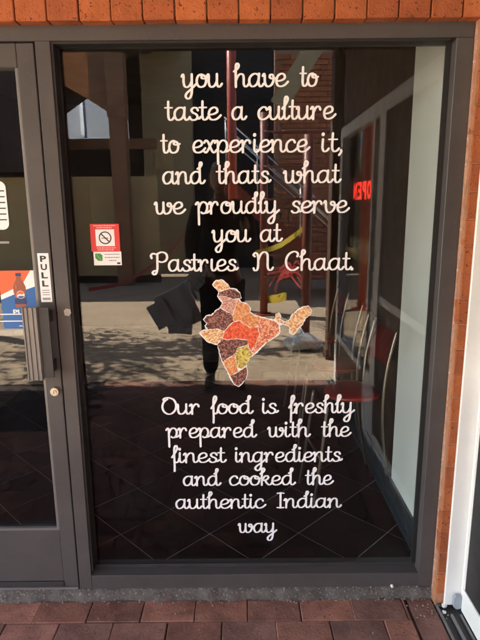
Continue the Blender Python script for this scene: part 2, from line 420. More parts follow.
bm = bmesh.new(); bm_box(bm, .7605, .86, -.0405, .16, .0, 4.2); link('mortar_core', from_bm(bm), mat('pink_mortar', (.40, .19, .11), .95, 0, .25, 30, .1, .6, 120), wall)
bm = bmesh.new(); bm_box(bm, -2.7, -1.625, -.03, .16, .0, 2.133); link('mortar_core', from_bm(bm), M['brick'], wall)
# sealant bead between frame and pier
bm = bmesh.new(); n = 90; rows = []
for i in range(n + 1):
    z = .055 + (2.07) * i / n; j = random.uniform(-.0018, .0018)
    rows.append([bm.verts.new(p) for p in ((.7590 + j * .6, -.003, z), (.7600 + j * .6, -.012, z), (.7625, -.036, z), (.766, -.0385, z))])
for i in range(n):
    for j in range(3): bm.faces.new((rows[i][j], rows[i][j + 1], rows[i + 1][j + 1], rows[i + 1][j]))
bmesh.ops.recalc_face_normals(bm, faces=bm.faces)
link('mortar_edge', from_bm(bm, True), mat('pale_mortar', (.46, .25, .17), .95, 0, .3, 60, .1, .8, 90, speck=(.70, .62, .54), sscale=70, sth=.31), wall)

# ================================================================== INTERIOR of the shop
def poly_clip(pts, x0, x1, y0, y1):
    def cut(P, f, inter):
        out = []
        for i in range(len(P)):
            a, b = P[i - 1], P[i]
            if f(b):
                if not f(a): out.append(inter(a, b))
                out.append(b)
            elif f(a): out.append(inter(a, b))
        return out
    def ix(v): return lambda a, b: (v, a[1] + (b[1] - a[1]) * (v - a[0]) / (b[0] - a[0]))
    def iy(v): return lambda a, b: (a[0] + (b[0] - a[0]) * (v - a[1]) / (b[1] - a[1]), v)
    for f, g in ((lambda p: p[0] >= x0, ix(x0)), (lambda p: p[0] <= x1, ix(x1)), (lambda p: p[1] >= y0, iy(y0)), (lambda p: p[1] <= y1, iy(y1))):
        if pts: pts = cut(pts, f, g)
    return pts
flo = sheet('interior_floor', -2.6, .775, .10, 5.0, -.0022, M['grout'], 'black tiled floor inside the shop laid on the diagonal')
T = .43; GR = .0026
for i in range(-8, 14):
    for j in range(-14, 8):
        # lines x+y = .28+T*i, x-y = .27+T*j
        a0, a1 = .28 + T * i, .28 + T * (i + 1); b0, b1 = .27 + T * j, .27 + T * (j + 1)
        g = GR * 1.414
        a0 += g; a1 -= g; b0 += g; b1 -= g
        P = [((a + b) / 2, (a - b) / 2) for a, b in ((a0, b0), (a1, b0), (a1, b1), (a0, b1))]
        P = poly_clip(P, -1.9, .772, .104, 3.3)
        if len(P) < 3: continue
        ar = abs(sum(P[q - 1][0] * P[q][1] - P[q][0] * P[q - 1][1] for q in range(len(P)))) / 2
        if ar < .0008: continue
        cx = sum(p[0] for p in P) / len(P); cy = sum(p[1] for p in P) / len(P)
        bm = bmesh.new()
        top = [bm.verts.new((p[0] - cx, p[1] - cy, 0)) for p in P]; bot = [bm.verts.new((p[0] - cx, p[1] - cy, -.011)) for p in P]
        bm.faces.new(top)
        for q in range(len(P)): bm.faces.new((top[q - 1], bot[q - 1], bot[q], top[q]))
        bmesh.ops.recalc_face_normals(bm, faces=bm.faces)
        link('tile', from_bm(bm), M['tile'], flo, (cx, cy, random.uniform(-.0006, .0006)))
def sbox(name, x0, x1, y0, y1, z0, z1, m, label):
    return tag(box(name, x0, x1, y0, y1, z0, z1, m, None, 0), label, None, None, 'structure')
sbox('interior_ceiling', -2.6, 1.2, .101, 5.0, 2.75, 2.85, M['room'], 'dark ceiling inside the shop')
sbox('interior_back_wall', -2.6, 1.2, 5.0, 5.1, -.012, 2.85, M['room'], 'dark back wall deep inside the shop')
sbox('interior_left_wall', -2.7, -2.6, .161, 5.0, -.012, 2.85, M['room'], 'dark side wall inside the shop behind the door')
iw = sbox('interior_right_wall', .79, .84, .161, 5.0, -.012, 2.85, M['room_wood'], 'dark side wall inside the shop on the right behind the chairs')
box('wall_panel', .7755, .7895, .101, .655, .1655, 2.7, M['panel'], iw, .001)
for a, b in ((.101, .400), (.4015, .655), (.6565, .99), (.9915, 1.4), (1.4015, 1.8), (1.8015, 2.2), (2.2015, 2.7), (2.7015, 3.2), (3.2015, 4.0)):
    box('skirting_tile', .7765, .7895, a, b, -.010, .164, M['skirt'], iw, .001)

# red chairs along the right wall inside, bent chrome tube
def chair(x, y, rot, sc, label):
    t = thing('cafe_chair', label, 'chair', (x, y, 0), 'red chairs along the right wall inside the shop')
    W, D = .15, .19
    t.rotation_euler = (0, 0, rot); t.scale = (sc, sc, sc)
    def part(name, me, m):
        o = bpy.data.objects.new(name, me); C.objects.link(o); me.materials.append(m); o.parent = t; return o
    for s in (-1, 1):
        bm = bmesh.new(); bm_tube(bm, crom([(s * W, .22, .0), (s * W, .17, .25), (s * W, .14, .52), (s * W, .15, .78), (s * W, .20, 1.02)], 6), .0095, 8)
        bmesh.ops.recalc_face_normals(bm, faces=bm.faces); part('back_leg', from_bm(bm, True), M['chrome'])
        bm = bmesh.new(); bm_tube(bm, crom([(s * W, -.24, .0), (s * W * .95, -.20, .3), (s * W * .9, -.17, .60)], 6), .0095, 8)
        bmesh.ops.recalc_face_normals(bm, faces=bm.faces); part('front_leg', from_bm(bm, True), M['chrome'])
    bm = bmesh.new()
    bmesh.ops.create_uvsphere(bm, u_segments=24, v_segments=10, radius=1)
    for v in bm.verts:
        zc = v.co.z
        v.co = Vector((v.co.x * .165, v.co.y * .16 + .02, .62 + (zc * .035 if zc > 0 else zc * .03) + .018 * (v.co.x ** 2)))
    part('seat', from_bm(bm, True), M['red_seat'])
    bm = bmesh.new(); rows = []
    for i in range(9):
        u = -1 + i / 4; rows.append([])
        for zz, yy in ((.80, .165), (.88, .185), (.98, .225)):
            rows[-1].append(bm.verts.new((u * .145, yy - .01 - .035 * u * u * 0 + .02 * (1 - u * u), zz)))
    for i in range(8):
        for j in range(2): bm.faces.new((rows[i][j], rows[i + 1][j], rows[i + 1][j + 1], rows[i][j + 1]))
    bmesh.ops.solidify(bm, geom=bm.faces[:], thickness=.022)
    bmesh.ops.recalc_face_normals(bm, faces=bm.faces)
    part('backrest', from_bm(bm, True), M['red_seat'])
    bm = bmesh.new(); bm_tube(bm, [(-W * .93, -.20, .3), (W * .93, -.20, .3)], .007, 8); part('stretcher', from_bm(bm, True), M['chrome'])
chair(.572, .80, R(-82), .93, 'red chrome-legged chair nearest the pale panel inside the shop')
chair(.572, 1.28, R(-96), .93, 'red chrome-legged chair in the middle of the row inside')
chair(.572, 1.95, R(-85), .93, 'red chrome-legged chair farthest from the window glass inside')

# ================================================================== NEIGHBOUR SHOP on the right (faces the walkway at a right angle)
nb = thing('neighbouring_shopfront', 'white painted timber shopfront of the next shop, at the right edge', 'shopfront', (.9, -1.3, 0))
WP = M['white_paint']
box('casing', .791, .862, -.058, -.046, .012, 2.2, WP, nb, .002)
box('stile', .850, .90, -.0760, -.0615, .012, 2.07, WP, nb, .002)
box('glazing_bead', .8525, .88, -.0830, -.0780, .0985, 2.07, WP, nb, .001)
box('bottom_rail', .850, .90, -1.24, -.0765, .004, .098, WP, nb, .002)
box('head', .842, .90, -2.62, -.0585, 2.0705, 2.155, WP, nb, .003)
box('jamb', .842, .90, -1.36, -1.2405, .0, 2.07, WP, nb, .003)
box('mullion', .862, .90, -1.60, -1.56, .45, 2.07, WP, nb, .002)
box('stile', .850, .90, -1.5595, -1.3605, .0, .449, WP, nb, .002)
box('jamb', .842, .90, -2.62, -2.53, .0, 2.07, WP, nb, .003)
box('stall_riser', .850, .90, -2.5295, -1.5605, .0, .40, M['brown_clad'], nb, .003)
box('sill', .842, .90, -2.5295, -1.6005, .4005, .449, WP, nb, .003)
box('transom', .851, .90, -1.2395, -.0835, .95, 1.0, WP, nb, .002)
box('reflection_blocker', .856, .859, -1.2395, -.0835, .0985, .9495, M['gasket_and_shade'], nb, 0)  # matte black sheet added in place of glass to keep out bright reflections
box('reflection_blocker', .856, .859, -1.2395, -.0835, 1.0005, 2.070, M['gasket_and_shade'], nb, 0)  # upper black sheet, also added against reflections in this bay
box('pane', .872, .877, -1.5595, -1.361, .4495, 2.070, M['glass'], nb, 0)
box('pane', .872, .877, -2.5295, -1.6005, .4495, 2.070, M['glass'], nb, 0)
box('wall', .862, 1.0, -2.62, .16, 2.1555, 4.2, M['brown_clad'], nb, 0)
box('wall', 1.0, 1.05, -2.62, .16, -.01, 2.155, M['room'], nb, 0) if False else None
# its room
box('side_wall', .9005, 3.5, -2.62, -2.56, -.01, 2.155, M['room'], nb, 0)
box('side_wall', .9005, 3.5, -.045, .0, -.01, 2.155, M['room'], nb, 0)
box('back_wall', 3.5, 3.56, -2.62, .0, -.01, 2.155, M['room'], nb, 0)
box('floor', .9005, 3.5, -2.56, -.0455, -.02, .003, M['room'], nb, 0)
box('ceiling', 1.0005, 3.5, -2.62, .0, 2.156, 2.20, M['room'], nb, 0)

# lettering helper for block print (built-in font)
def text_mesh(s, size, bold=0.0, spacing=1.0):
    cu = bpy.data.curves.new('txt', 'FONT'); cu.body = s; cu.size = size; cu.offset = bold; cu.space_character = spacing
    cu.align_x = 'CENTER'; cu.align_y = 'CENTER'; cu.fill_mode = 'FRONT'; cu.resolution_u = 3
    o = bpy.data.objects.new('txt', cu); C.objects.link(o)
    dg = bpy.context.evaluated_depsgraph_get(); dg.update()
    me = bpy.data.meshes.new_from_object(o.evaluated_get(dg)); me.materials.clear()
    bpy.data.objects.remove(o); bpy.data.curves.remove(cu)
    xs = [v.co.x for v in me.vertices]; ys = [v.co.y for v in me.vertices]
    cx, cy = (min(xs) + max(xs)) / 2, (min(ys) + max(ys)) / 2
    for v in me.vertices: v.co.x -= cx; v.co.y -= cy
    return me
def front_text(name, s, x, y, z, width, height, m, parent, bold=0.0):
    me = text_mesh(s, 1.0, bold)
    xs = [v.co.x for v in me.vertices]; ys = [v.co.y for v in me.vertices]
    sx = width / (max(xs) - min(xs)); sy = height / (max(ys) - min(ys))
    for v in me.vertices: v.co = Vector((v.co.x * sx, 0, v.co.y * sy))
    return link(name, me, m, parent, (x, y, z))
neon = thing('open_sign', 'red lit open sign in the next shop window, mirrored in the glass', 'sign', (.89, -1.92, 1.65))
box('backing', .886, .900, -2.28, -1.60, 1.555, 1.735, M['black_ink'], neon, .003)
for i, ch in enumerate('OPEN'):
    me = text_mesh(ch, 1.0, .03)
    xs = [v.co.x for v in me.vertices]; ys = [v.co.y for v in me.vertices]
    sx = .115 / (max(xs) - min(xs)); sy = .125 / (max(ys) - min(ys))
    for v in me.vertices: v.co = Vector((0, -v.co.x * sx, v.co.y * sy))
    link('letter', me, M['neon'], neon, (.8825, -1.74 - .147 * i, 1.645))
sg = thing('menu_poster', 'yellow and white menu poster low in the next shop window', 'poster', (.93, -2.0, 1.2))
box('sheet', .90, .904, -2.42, -1.66, 1.13, 1.30, M['sign_yellow'], sg, 0)
for k in range(9):
    box('print', .8975, .8995, -2.38 + .08 * k, -2.33 + .08 * k, 1.16 + .02 * (k % 2), 1.25 + .015 * (k % 3), M['paper'] if k % 3 else M['grey_ink'], sg, 0)

# drain channel and bits at the foot of the white shopfront
dr = thing('drain_channel', 'grey metal drain channel along the foot of the white shopfront', 'drain', (.81, -1.3, 0))
box('edge', .764, .771, -2.6, -.02, -.02, .006, M['drain'], dr, .001)
box('bed', .7715, .843, -2.6, -.02, -.02, -.004, M['alu_dark'], dr, 0)
box('edge', .8005, .809, -2.6, -.10, -.0035, .010, M['drain'], dr, .001)
box('edge', .8360, .8435, -2.6, -.10, -.0035, .008, M['drain'], dr, .001)
bm = bmesh.new()
o8 = [(.0, .0), (.014, .010), (.014, .046), (.004, .058), (-.014, .058), (-.022, .046), (-.022, .010), (-.012, .0)]
a = [bm.verts.new((x, -.008, z)) for x, z in o8]; b = [bm.verts.new((x, .008, z)) for x, z in o8]
bm.faces.new(a); bm.faces.new(b[::-1])
for i in range(8): bm.faces.new((a[(i + 1) % 8], a[i], b[i], b[(i + 1) % 8]))
bmesh.ops.recalc_face_normals(bm, faces=bm.faces)
cap = link('corner_cap', from_bm(bm), M['cap'], None, (.842, -.070, .010))
tag(cap, 'small grey eight-sided plastic cap at the foot of the white frame', 'cap')
for i, (x, y, r, m_, lb) in enumerate([(.793, -.055, .012, 'sack', 'pale broken mortar lump at the foot of the brick pier'), (.782, -.085, .008, 'sack', 'small white chip in front of the pale mortar lump'), (.776, -.050, .009, 'joint', 'dark grit lump beside the brick pier foot'), (.60, -.004, .008, 'paper', 'small pale pebble on the concrete sill near the right corner')]):
    bm = bmesh.new(); bmesh.ops.create_icosphere(bm, subdivisions=2, radius=r)
    for v in bm.verts: v.co *= random.uniform(.75, 1.15); v.co.z *= .8
    zz = .052 + r * .5 if i == 3 else r * .6
    tag(link('rubble_lump' if i != 3 else 'pebble', from_bm(bm), M[m_], None, (x, y, zz)), lb, 'stone')

bm = bmesh.new(); rg = random.Random(11)
for k in range(260):
    x = rg.uniform(-1.4, .76); y = -.008 - abs(rg.gauss(0, .012)); z = .0
    if k % 3 == 0: y = rg.uniform(-.004, .0); z = .049
    if k % 7 == 0: x = rg.uniform(.66, .80); y = rg.uniform(-.12, -.01); z = 0
    if k % 11 == 0: y = rg.uniform(-.3, -.02); z = 0
    r = rg.uniform(.0012, .0038); vs = bmesh.ops.create_icosphere(bm, subdivisions=1, radius=r)['verts']
    for v in vs: v.co *= rg.uniform(.7, 1.2); v.co += Vector((x, y, z + r * .5))
tag(link('grit', from_bm(bm), mat('grit', (.30, .25, .20), .95, 0, .6, 30)), 'loose pale grit along the foot of the sill', None, None, 'stuff')

# ================================================================== COURTYARD (seen reflected in the glass)
# canopy over the walkway
can = thing('walkway_canopy', 'flat canopy roof over the walkway in front of the shop', 'canopy', (-3, -1.8, 3.1))
box('soffit', -12, 4.0, -3.52, -.06, 3.10, 3.14, M['soffit'], can, 0)
box('roof', -12, 4.0, -3.6, -.06, 3.1405, 3.30, M['fascia'], can, 0)
box('fascia', -12, 4.0, -3.62, -3.5205, 3.02, 3.1395, M['fascia'], can, 0)
for x in (-10, -6.5, -3.9): box('joist', x - .04, x + .04, -3.52, -.06, 3.0, 3.0995, M['fascia'], can, 0)
def column(x, y, wd, z1, m, label, nm='column'):
    t = thing(nm, label, 'column', (x, y, 0))
    box('shaft', x - wd / 2, x + wd / 2, y - wd / 2, y + wd / 2, .0, z1 - .001, m, t, .006)
    box('base', x - wd / 2 - .02, x + wd / 2 + .02, y - wd / 2 - .02, y + wd / 2 + .02, -.005, .10, m, t, .004)
column(.975, -3.36, .17, 3.10, M['brown_clad'], 'brown square canopy column mirrored right of the lettering')
column(-4.6, -3.36, .17, 3.10, M['brown_clad'], 'brown square canopy column west of the door')

# far side: timber arcade with pointed openings
arc = thing('timber_arcade', 'brown timber arcade with thick post and pointed opening, mirrored at upper left', 'arcade', (-2.4, -8.7, 0))
YA = -8.65
for x in (-2.27, -3.49):
    box('post', x - .15, x + .15, YA - .15, YA + .15, .0, 4.5, M['timber'], arc, .008)
    box('post_head', x - .17, x + .17, YA - .17, YA + .17, 3.16, 4.45, M['timber'], arc, .008)
prism_xz('brace', [(-2.445, 3.27), (-2.445, 4.305), (-2.76, 4.305), (-2.76, 3.475)], YA - .06, YA + .08, M['timber'], arc)
prism_xz('brace', [(-2.762, 3.476), (-2.762, 4.305), (-3.40, 4.305), (-3.40, 3.845)], YA - .06, YA + .08, M['timber2'], arc)
prism_xz('brace', [(-3.32, 3.25), (-3.32, 3.79), (-2.85, 3.555)], YA - .14, YA - .065, M['timber_dark'], arc)  # left side of the arch, shade of its turned face put into the timber colour
box('fascia', -9.0, -1.6, YA - .09, YA + .09, 4.31, 4.9, M['timber_dark'], arc, 0)
box('added_infill', -9.0, -3.665, YA - .05, YA + .05, 2.2, 4.305, M['timber_dark'], arc, 0)  # dark boards added to block the bright sky mirrored in the door glass
box('beam', -9.0, -1.7, YA - 1.0, YA - .85, 2.70, 2.90, M['timber'], arc, .004)
box('roof', -9.0, -1.2, YA - 3.0, YA - .095, 4.9, 5.0, M['timber_dark'], arc, 0)
hd = thing('site_hoarding', 'tan panel fence standing behind the thick timber post', 'fence', (-3, -8.3, 0))
xs = [-9.0, -7.8, -6.6, -5.4, -4.2, -3.0, -1.62]
for i in range(len(xs) - 1):
    box('panel', xs[i] + .004, xs[i + 1] - .004, -8.98, -8.94, .14, 2.12, M['hoarding'], hd, .003)
box('kickboard', -9.0, -1.62, -8.985, -8.935, -.006, .135, M['timber_dark'], hd, 0)
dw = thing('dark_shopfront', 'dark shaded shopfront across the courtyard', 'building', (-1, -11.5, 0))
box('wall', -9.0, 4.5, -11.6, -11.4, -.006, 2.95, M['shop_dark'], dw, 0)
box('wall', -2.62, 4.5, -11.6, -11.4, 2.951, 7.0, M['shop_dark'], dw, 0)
for x in (-8, -6.4, -4.8, -3.2): box('window', x, x + 1.3, -11.39, -11.37, .9, 2.5, M['gasket_and_shade'], dw, 0)
rf = thing('grey_roofed_building', 'grey metal sheet roof seen through the pointed opening of the arcade', 'building', (-4, -13, 0))
bm = bmesh.new(); vs = [bm.verts.new(p) for p in ((-9, -12.1, 3.22), (-2.0, -12.1, 3.22), (-2.0, -15.5, 5.2), (-9, -15.5, 5.2))]; bm.faces.new(vs)
bmesh.ops.solidify(bm, geom=bm.faces[:], thickness=.05); bmesh.ops.recalc_face_normals(bm, faces=bm.faces)
link('roof', from_bm(bm), M['roof_metal'], rf)
box('gutter', -9, -2.0, -12.1, -11.98, 3.10, 3.20, M['trim_white'], rf, 0)
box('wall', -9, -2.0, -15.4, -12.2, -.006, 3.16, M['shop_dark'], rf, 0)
for x in (-3.92, -5.3): beam('roof_trim', (x, -12.1, 3.27), (x * 1.24, -15.5, 5.25), .09, .06, M['trim_white'], rf)
tw = thing('rendered_pier', 'wide olive rendered wall pier mirrored left of the lettering', 'wall', (-1.6, -10.8, 0))
box('face', -2.17, -1.06, -11.2, -10.7, -.006, 7.0, M['tan_wall'], tw, .01)
box('notice', -1.93, -1.50, -10.69, -10.675, 2.35, 3.05, M['hoarding'], tw, .003)
# brick wall behind the stair
bw = thing('courtyard_brick_wall', 'orange brick wall behind the stair mirrored at right of the lettering', 'wall', (1.6, -9.2, 0))
box('core', .72, 3.6, -9.4, -9.2, -.006, 4.6, M['mortar'], bw, 0)
FB = []
for i in range(4):
    bm = bmesh.new(); bm_box(bm, -.143, .143, -.03, .03, -.043, .043, .003, .002); FB.append(from_bm(bm)); FB[-1].materials.append(M['far_brick'])
for r_ in range(45):
    for k in range(6):
        x = .87 + .296 * k + (.148 if r_ % 2 else 0)
        if x > 2.25: continue
        link('brick', random.choice(FB), None, bw, (x, -9.178, .05 + .0975 * r_))
# stair with handrails
st = thing('outdoor_stair', 'concrete stair with two steel handrails rising to the left, mirrored behind lettering', 'stair', (.6, -7.2, 0))
SX = lambda x: 1.75 - .86 * (x + .05)          # stringer line
for k in range(11):
    zt = .16 * (k + 1) + .03; xt = -.05 + (1.75 - zt) / .86
    box('tread', xt - .10, xt + .12, -7.9, -6.9, zt - .05, zt, M['stair'], st, .004)
for dy in (0, -1.08): beam('stringer', (1.98, -6.86 + dy, SX(1.98)), (-.30, -6.86 + dy, SX(-.30)), .05, .22, M['maroon_steel'], st)
for dy, dz in ((0, 1.0), (0, .84), (-1.08, 1.0), (-1.08, .84)):
    tube('handrail', [(1.85, -6.86 + dy, SX(1.85) + dz), (-.22, -6.86 + dy, SX(-.22) + dz)], .014, M['steel'], st)
for x in (1.7, 1.0, .3, -.2): tube('baluster', [(x, -6.86, SX(x)), (x, -6.86, SX(x) + 1.0)], .012, M['steel'], st)
beam('upper_stringer', (1.75, -8.6, 4.9), (.75, -8.6, 3.35), .08, .34, M['tan_wall'], st)
box('landing', -.48, -.30, -8.0, -6.8, 1.84, 1.96, M['maroon_steel'], st, 0)
# red steel posts and barrier rails
def steel_post(x, y, rad, z1, m, label):
    t = thing('steel_post', label, 'post', (x, y, 0))
    tube('shaft', [(x, y, 0.01), (x, y, z1)], rad, m, t, 14)
    box('base_plate', x - rad * 2, x + rad * 2, y - rad * 2, y + rad * 2, -.006, .012, m, t, .002)
steel_post(-.09, -5.9, .066, 4.6, M['red_steel'], 'tall bright red steel post mirrored above the photographer')
steel_post(.345, -5.55, .055, 2.75, M['maroon_steel'], 'maroon steel barrier post standing left of its twin, with tape')
steel_post(.755, -4.02, .052, 2.28, M['maroon_steel'], 'maroon steel barrier post standing beside the white sack')
def rail(a, b, label):
    tag(tube('barrier_rail', [a, b], .018, M['maroon_steel']), label, 'rail', 'maroon barrier rails')
rail((.345, -5.49, 2.5), (1.35, -5.49, 2.5), 'topmost maroon barrier rail crossing the brick wall')
rail((.345, -5.49, 1.20), (1.35, -5.49, 1.20), 'middle maroon barrier rail crossing the brick wall')
rail((.345, -5.49, .55), (1.35, -5.49, .55), 'lowest maroon barrier rail near the red tape')
rail((.345, -5.49, 2.05), (1.35, -5.49, 2.05), 'second maroon barrier rail from the top')
rail((.345, -5.49, 1.62), (1.35, -5.49, 1.62), 'third maroon barrier rail from the top')
rail((.345, -5.49, .86), (1.35, -5.49, .86), 'maroon barrier rail just above the lowest one')
steel_post(1.36, -5.55, .05, 2.7, M['maroon_steel'], 'maroon steel barrier post at the right end of the rails')
# tapes
def tape(name, pts, wid, m, label, cat='tape', group=None):
    P = crom(pts, 8); bm = bmesh.new(); prev = None
    for i, p in enumerate(P):
        tw_ = math.sin(i * .5) * .4
        a = bm.verts.new(p + Vector((0, math.sin(tw_) * wid / 2, math.cos(tw_) * wid / 2))); b = bm.verts.new(p - Vector((0, math.sin(tw_) * wid / 2, math.cos(tw_) * wid / 2)))
        if prev: bm.faces.new((prev[0], a, b, prev[1]))
        prev = (a, b)
    return tag(link(name, from_bm(bm, True), m), label, cat, group)
tape('barrier_tape', [(.20, -5.0, .93), (.5, -4.7, 1.05), (.745, -4.08, 1.30)], .07, M['yellow_tape'], 'yellow barrier tape stretched up to the post beside the white sack')
tape('barrier_tape', [(.36, -5.62, .20), (.50, -5.3, .27), (.62, -5.0, .36)], .12, M['yellow_tape'], 'short yellow tape end low over the pale paving')
tt = thing('red_tape_tangle', 'tangle of red tape strips hanging between the two maroon posts', 'tape', (.6, -4.8, .4))
for k in range(7):
    a0 = random.uniform(.35, .55); o = tape('strip', [(a0, -5.2 - .05 * k, .35 + .05 * k), (.55 + .03 * k, -4.9, .75 + random.uniform(-.1, .1)), (.70, -4.2 - .03 * k, .75 + random.uniform(-.2, .25)), (.80, -4.1, .45 + random.uniform(-.2, .3))], .035, M['red_tape'], '')
    del o['label']; del o['category']; o.parent = tt; o.location = -Vector(tt.location)
tape('red_streamer', [(.76, -4.0, 1.15), (.79, -3.98, .9), (.76, -3.97, .7)], .05, M['red_tape'], 'red tape strip tied round the post above the white sack')
tape('red_streamer', [(-2.75, -7.6, .06), (-2.2, -8.2, .12), (-1.5, -8.7, .55), (-1.1, -8.9, 1.0)], .07, M['red_tape'], 'long red tape running low along the tan panel fence')
# sack
bm = bmesh.new(); bmesh.ops.create_uvsphere(bm, u_segments=28, v_segments=14, radius=1)
for v in bm.verts:
    c = v.co.copy(); sq = lambda q, e: math.copysign(abs(q) ** e, q)
    v.co = Vector((sq(c.x, .75) * .21, sq(c.y, .75) * .15, sq(c.z, .8) * .075 + .068 + .018 * math.sin(c.x * 5 + 1) + .012 * math.sin(c.y * 7)))
    if v.co.z < 0: v.co.z = 0
tag(link('cement_sack', from_bm(bm, True), M['sack'], None, (.69, -3.70, -.004)), 'white filled sack lying on the paving by the maroon post', 'sack')

# tree whose branches dapple the paving
tr = thing('courtyard_tree', 'leafy tree west of the window that dapples the paving', 'tree', (-4.9, -5.4, 0))
bm = bmesh.new(); rnd = random.Random(3)
bm_tube(bm, crom([(-4.9, -5.4, -.02), (-4.85, -5.35, 1.2), (-4.75, -5.25, 2.4), (-4.55, -5.1, 3.6), (-4.3, -4.95, 4.6)], 5), [.16 - .005 * i for i in range(21)], 9)
tips = []
for k in range(16):
    a = rnd.uniform(0, 6.28); z0 = rnd.uniform(2.9, 4.4); l = rnd.uniform(.8, 1.9)
    p0 = Vector((-4.6, -5.1, z0)); p2 = p0 + Vector((math.cos(a) * l * 1.25 + .35, math.sin(a) * l * .55, rnd.uniform(.5, 1.3))); p1 = (p0 + p2) / 2 + Vector((0, 0, .2))
    bm_tube(bm, crom([p0, p1, p2], 5), [.05 - .0038 * i for i in range(11)], 6); tips += [p1, p2, (p1 + p2) / 2]
link('trunk', from_bm(bm, True), M['bark'], tr)
bm = bmesh.new()
for p in tips:
    for k in range(55):
        c = p + Vector((rnd.gauss(0, .30), rnd.gauss(0, .16), rnd.gauss(0, .16))); s = rnd.uniform(.04, .075)
        if c.y > -3.75 or c.z < 3.6: continue
        ax = Vector((rnd.gauss(0, 1), rnd.gauss(0, 1), rnd.gauss(0, .6))).normalized(); up = Vector((rnd.gauss(0, 1), rnd.gauss(0, 1), rnd.gauss(0, 1)))
        sd_ = ax.cross(up).normalized()
        bm.faces.new([bm.verts.new(c + ax * s), bm.verts.new(c + sd_ * s * .5), bm.verts.new(c - ax * s), bm.verts.new(c - sd_ * s * .5)])
link('crown', from_bm(bm), M['leaf'], tr)

# ================================================================== PHOTOGRAPHER
def skin_mesh(V, E, sub=2, root=0):
    me = bpy.data.meshes.new('sk'); me.from_pydata([v[:3] for v in V], E, [])
    o = bpy.data.objects.new('sk', me); C.objects.link(o)
    md = o.modifiers.new('skin', 'SKIN'); md.use_smooth_shade = True
    sv = me.skin_vertices[0].data
    for i, v in enumerate(V):
        r = v[3]; sv[i].radius = (r, r) if not isinstance(r, tuple) else r
        sv[i].use_root = (i == root)
    ss = o.modifiers.new('ss', 'SUBSURF'); ss.levels = sub; ss.render_levels = sub
    dg = bpy.context.evaluated_depsgraph_get(); dg.update()
    m2 = bpy.data.meshes.new_from_object(o.evaluated_get(dg)); m2.materials.clear()
    bpy.data.objects.remove(o)
    for p in m2.polygons: p.use_smooth = True
    return m2
QX, QY = -.15, -2.50
per = thing('person', 'person in black clothes with grey hair photographing the window, mirrored in the glass', 'person', (QX, QY, 0))
def Q(x, y, z, r): return (QX + x, QY + y, z, r)
# body: pelvis, spine, neck; legs; arms  (faces +y, towards the glass)
bV = [Q(0, 0, .98, .13), Q(0, .0, 1.14, .125), Q(0, .0, 1.36, .145), Q(0, -.01, 1.50, .12), Q(0, .0, 1.60, .055), Q(-.01, .02, 1.68, .06)]
bE = [(0, 1), (1, 2), (2, 3), (3, 4), (4, 5)]
def add(V, E, start, chain):
    prev = start
    for c in chain: V.append(c); E.append((prev, len(V) - 1)); prev = len(V) - 1
    return prev
legL = [Q(-.095, 0, .90, .095), Q(-.105, .02, .52, .062), Q(-.11, -.02, .12, .045), Q(-.115, .0, .05, .042), Q(-.12, .13, .03, .036)]
legR = [Q(.095, 0, .90, .095), Q(.115, .03, .52, .062), Q(.13, -.01, .12, .045), Q(.135, .0, .05, .042), Q(.15, .13, .03, .036)]
armL = [Q(-.19, .0, 1.49, .062), Q(-.255, -.02, 1.24, .048), Q(-.235, .06, 1.00, .036)]
armR = [Q(.19, .0, 1.49, .062), Q(.235, .16, 1.26, .048), Q(.175, .46, 1.46, .034)]
for ch, st_ in ((legL, 0), (legR, 0), (armL, 3), (armR, 3)): add(bV, bE, st_, ch)
link('body', skin_mesh(bV, bE), M['skin'], per)
# clothing a little proud of the body
sV = [Q(0, 0, .93, .150), Q(0, .0, 1.12, .145), Q(0, .0, 1.36, .165), Q(0, -.01, 1.515, .125), Q(0, -.005, 1.56, .075)]
sE = [(0, 1), (1, 2), (2, 3), (3, 4)]
add(sV, sE, 3, [Q(-.19, .0, 1.495, .082), Q(-.255, -.02, 1.26, .066), Q(-.24, .04, 1.08, .056)])
add(sV, sE, 3, [Q(.19, .0, 1.495, .082), Q(.235, .16, 1.27, .066), Q(.20, .36, 1.40, .052)])
link('shirt', skin_mesh(sV, sE), M['shirt'], per)
tV = [Q(0, 0, .99, .148)]; tE = []
add(tV, tE, 0, [Q(-.095, 0, .88, .112), Q(-.105, .02, .52, .082), Q(-.11, -.01, .10, .072)])
add(tV, tE, 0, [Q(.095, 0, .88, .112), Q(.115, .03, .52, .082), Q(.13, .0, .10, .072)])
link('trousers', skin_mesh(tV, tE), M['trouser'], per)
for fx, ex in ((-.115, -.125), (.135, .155)):
    V = [Q(fx, -.05, .05, .048), Q(fx, .03, .05, .050), Q(ex, .13, .040, .042), Q(ex, .19, .034, .032)]
    link('shoe', skin_mesh(V, [(0, 1), (1, 2), (2, 3)]), M['shoe'], per)
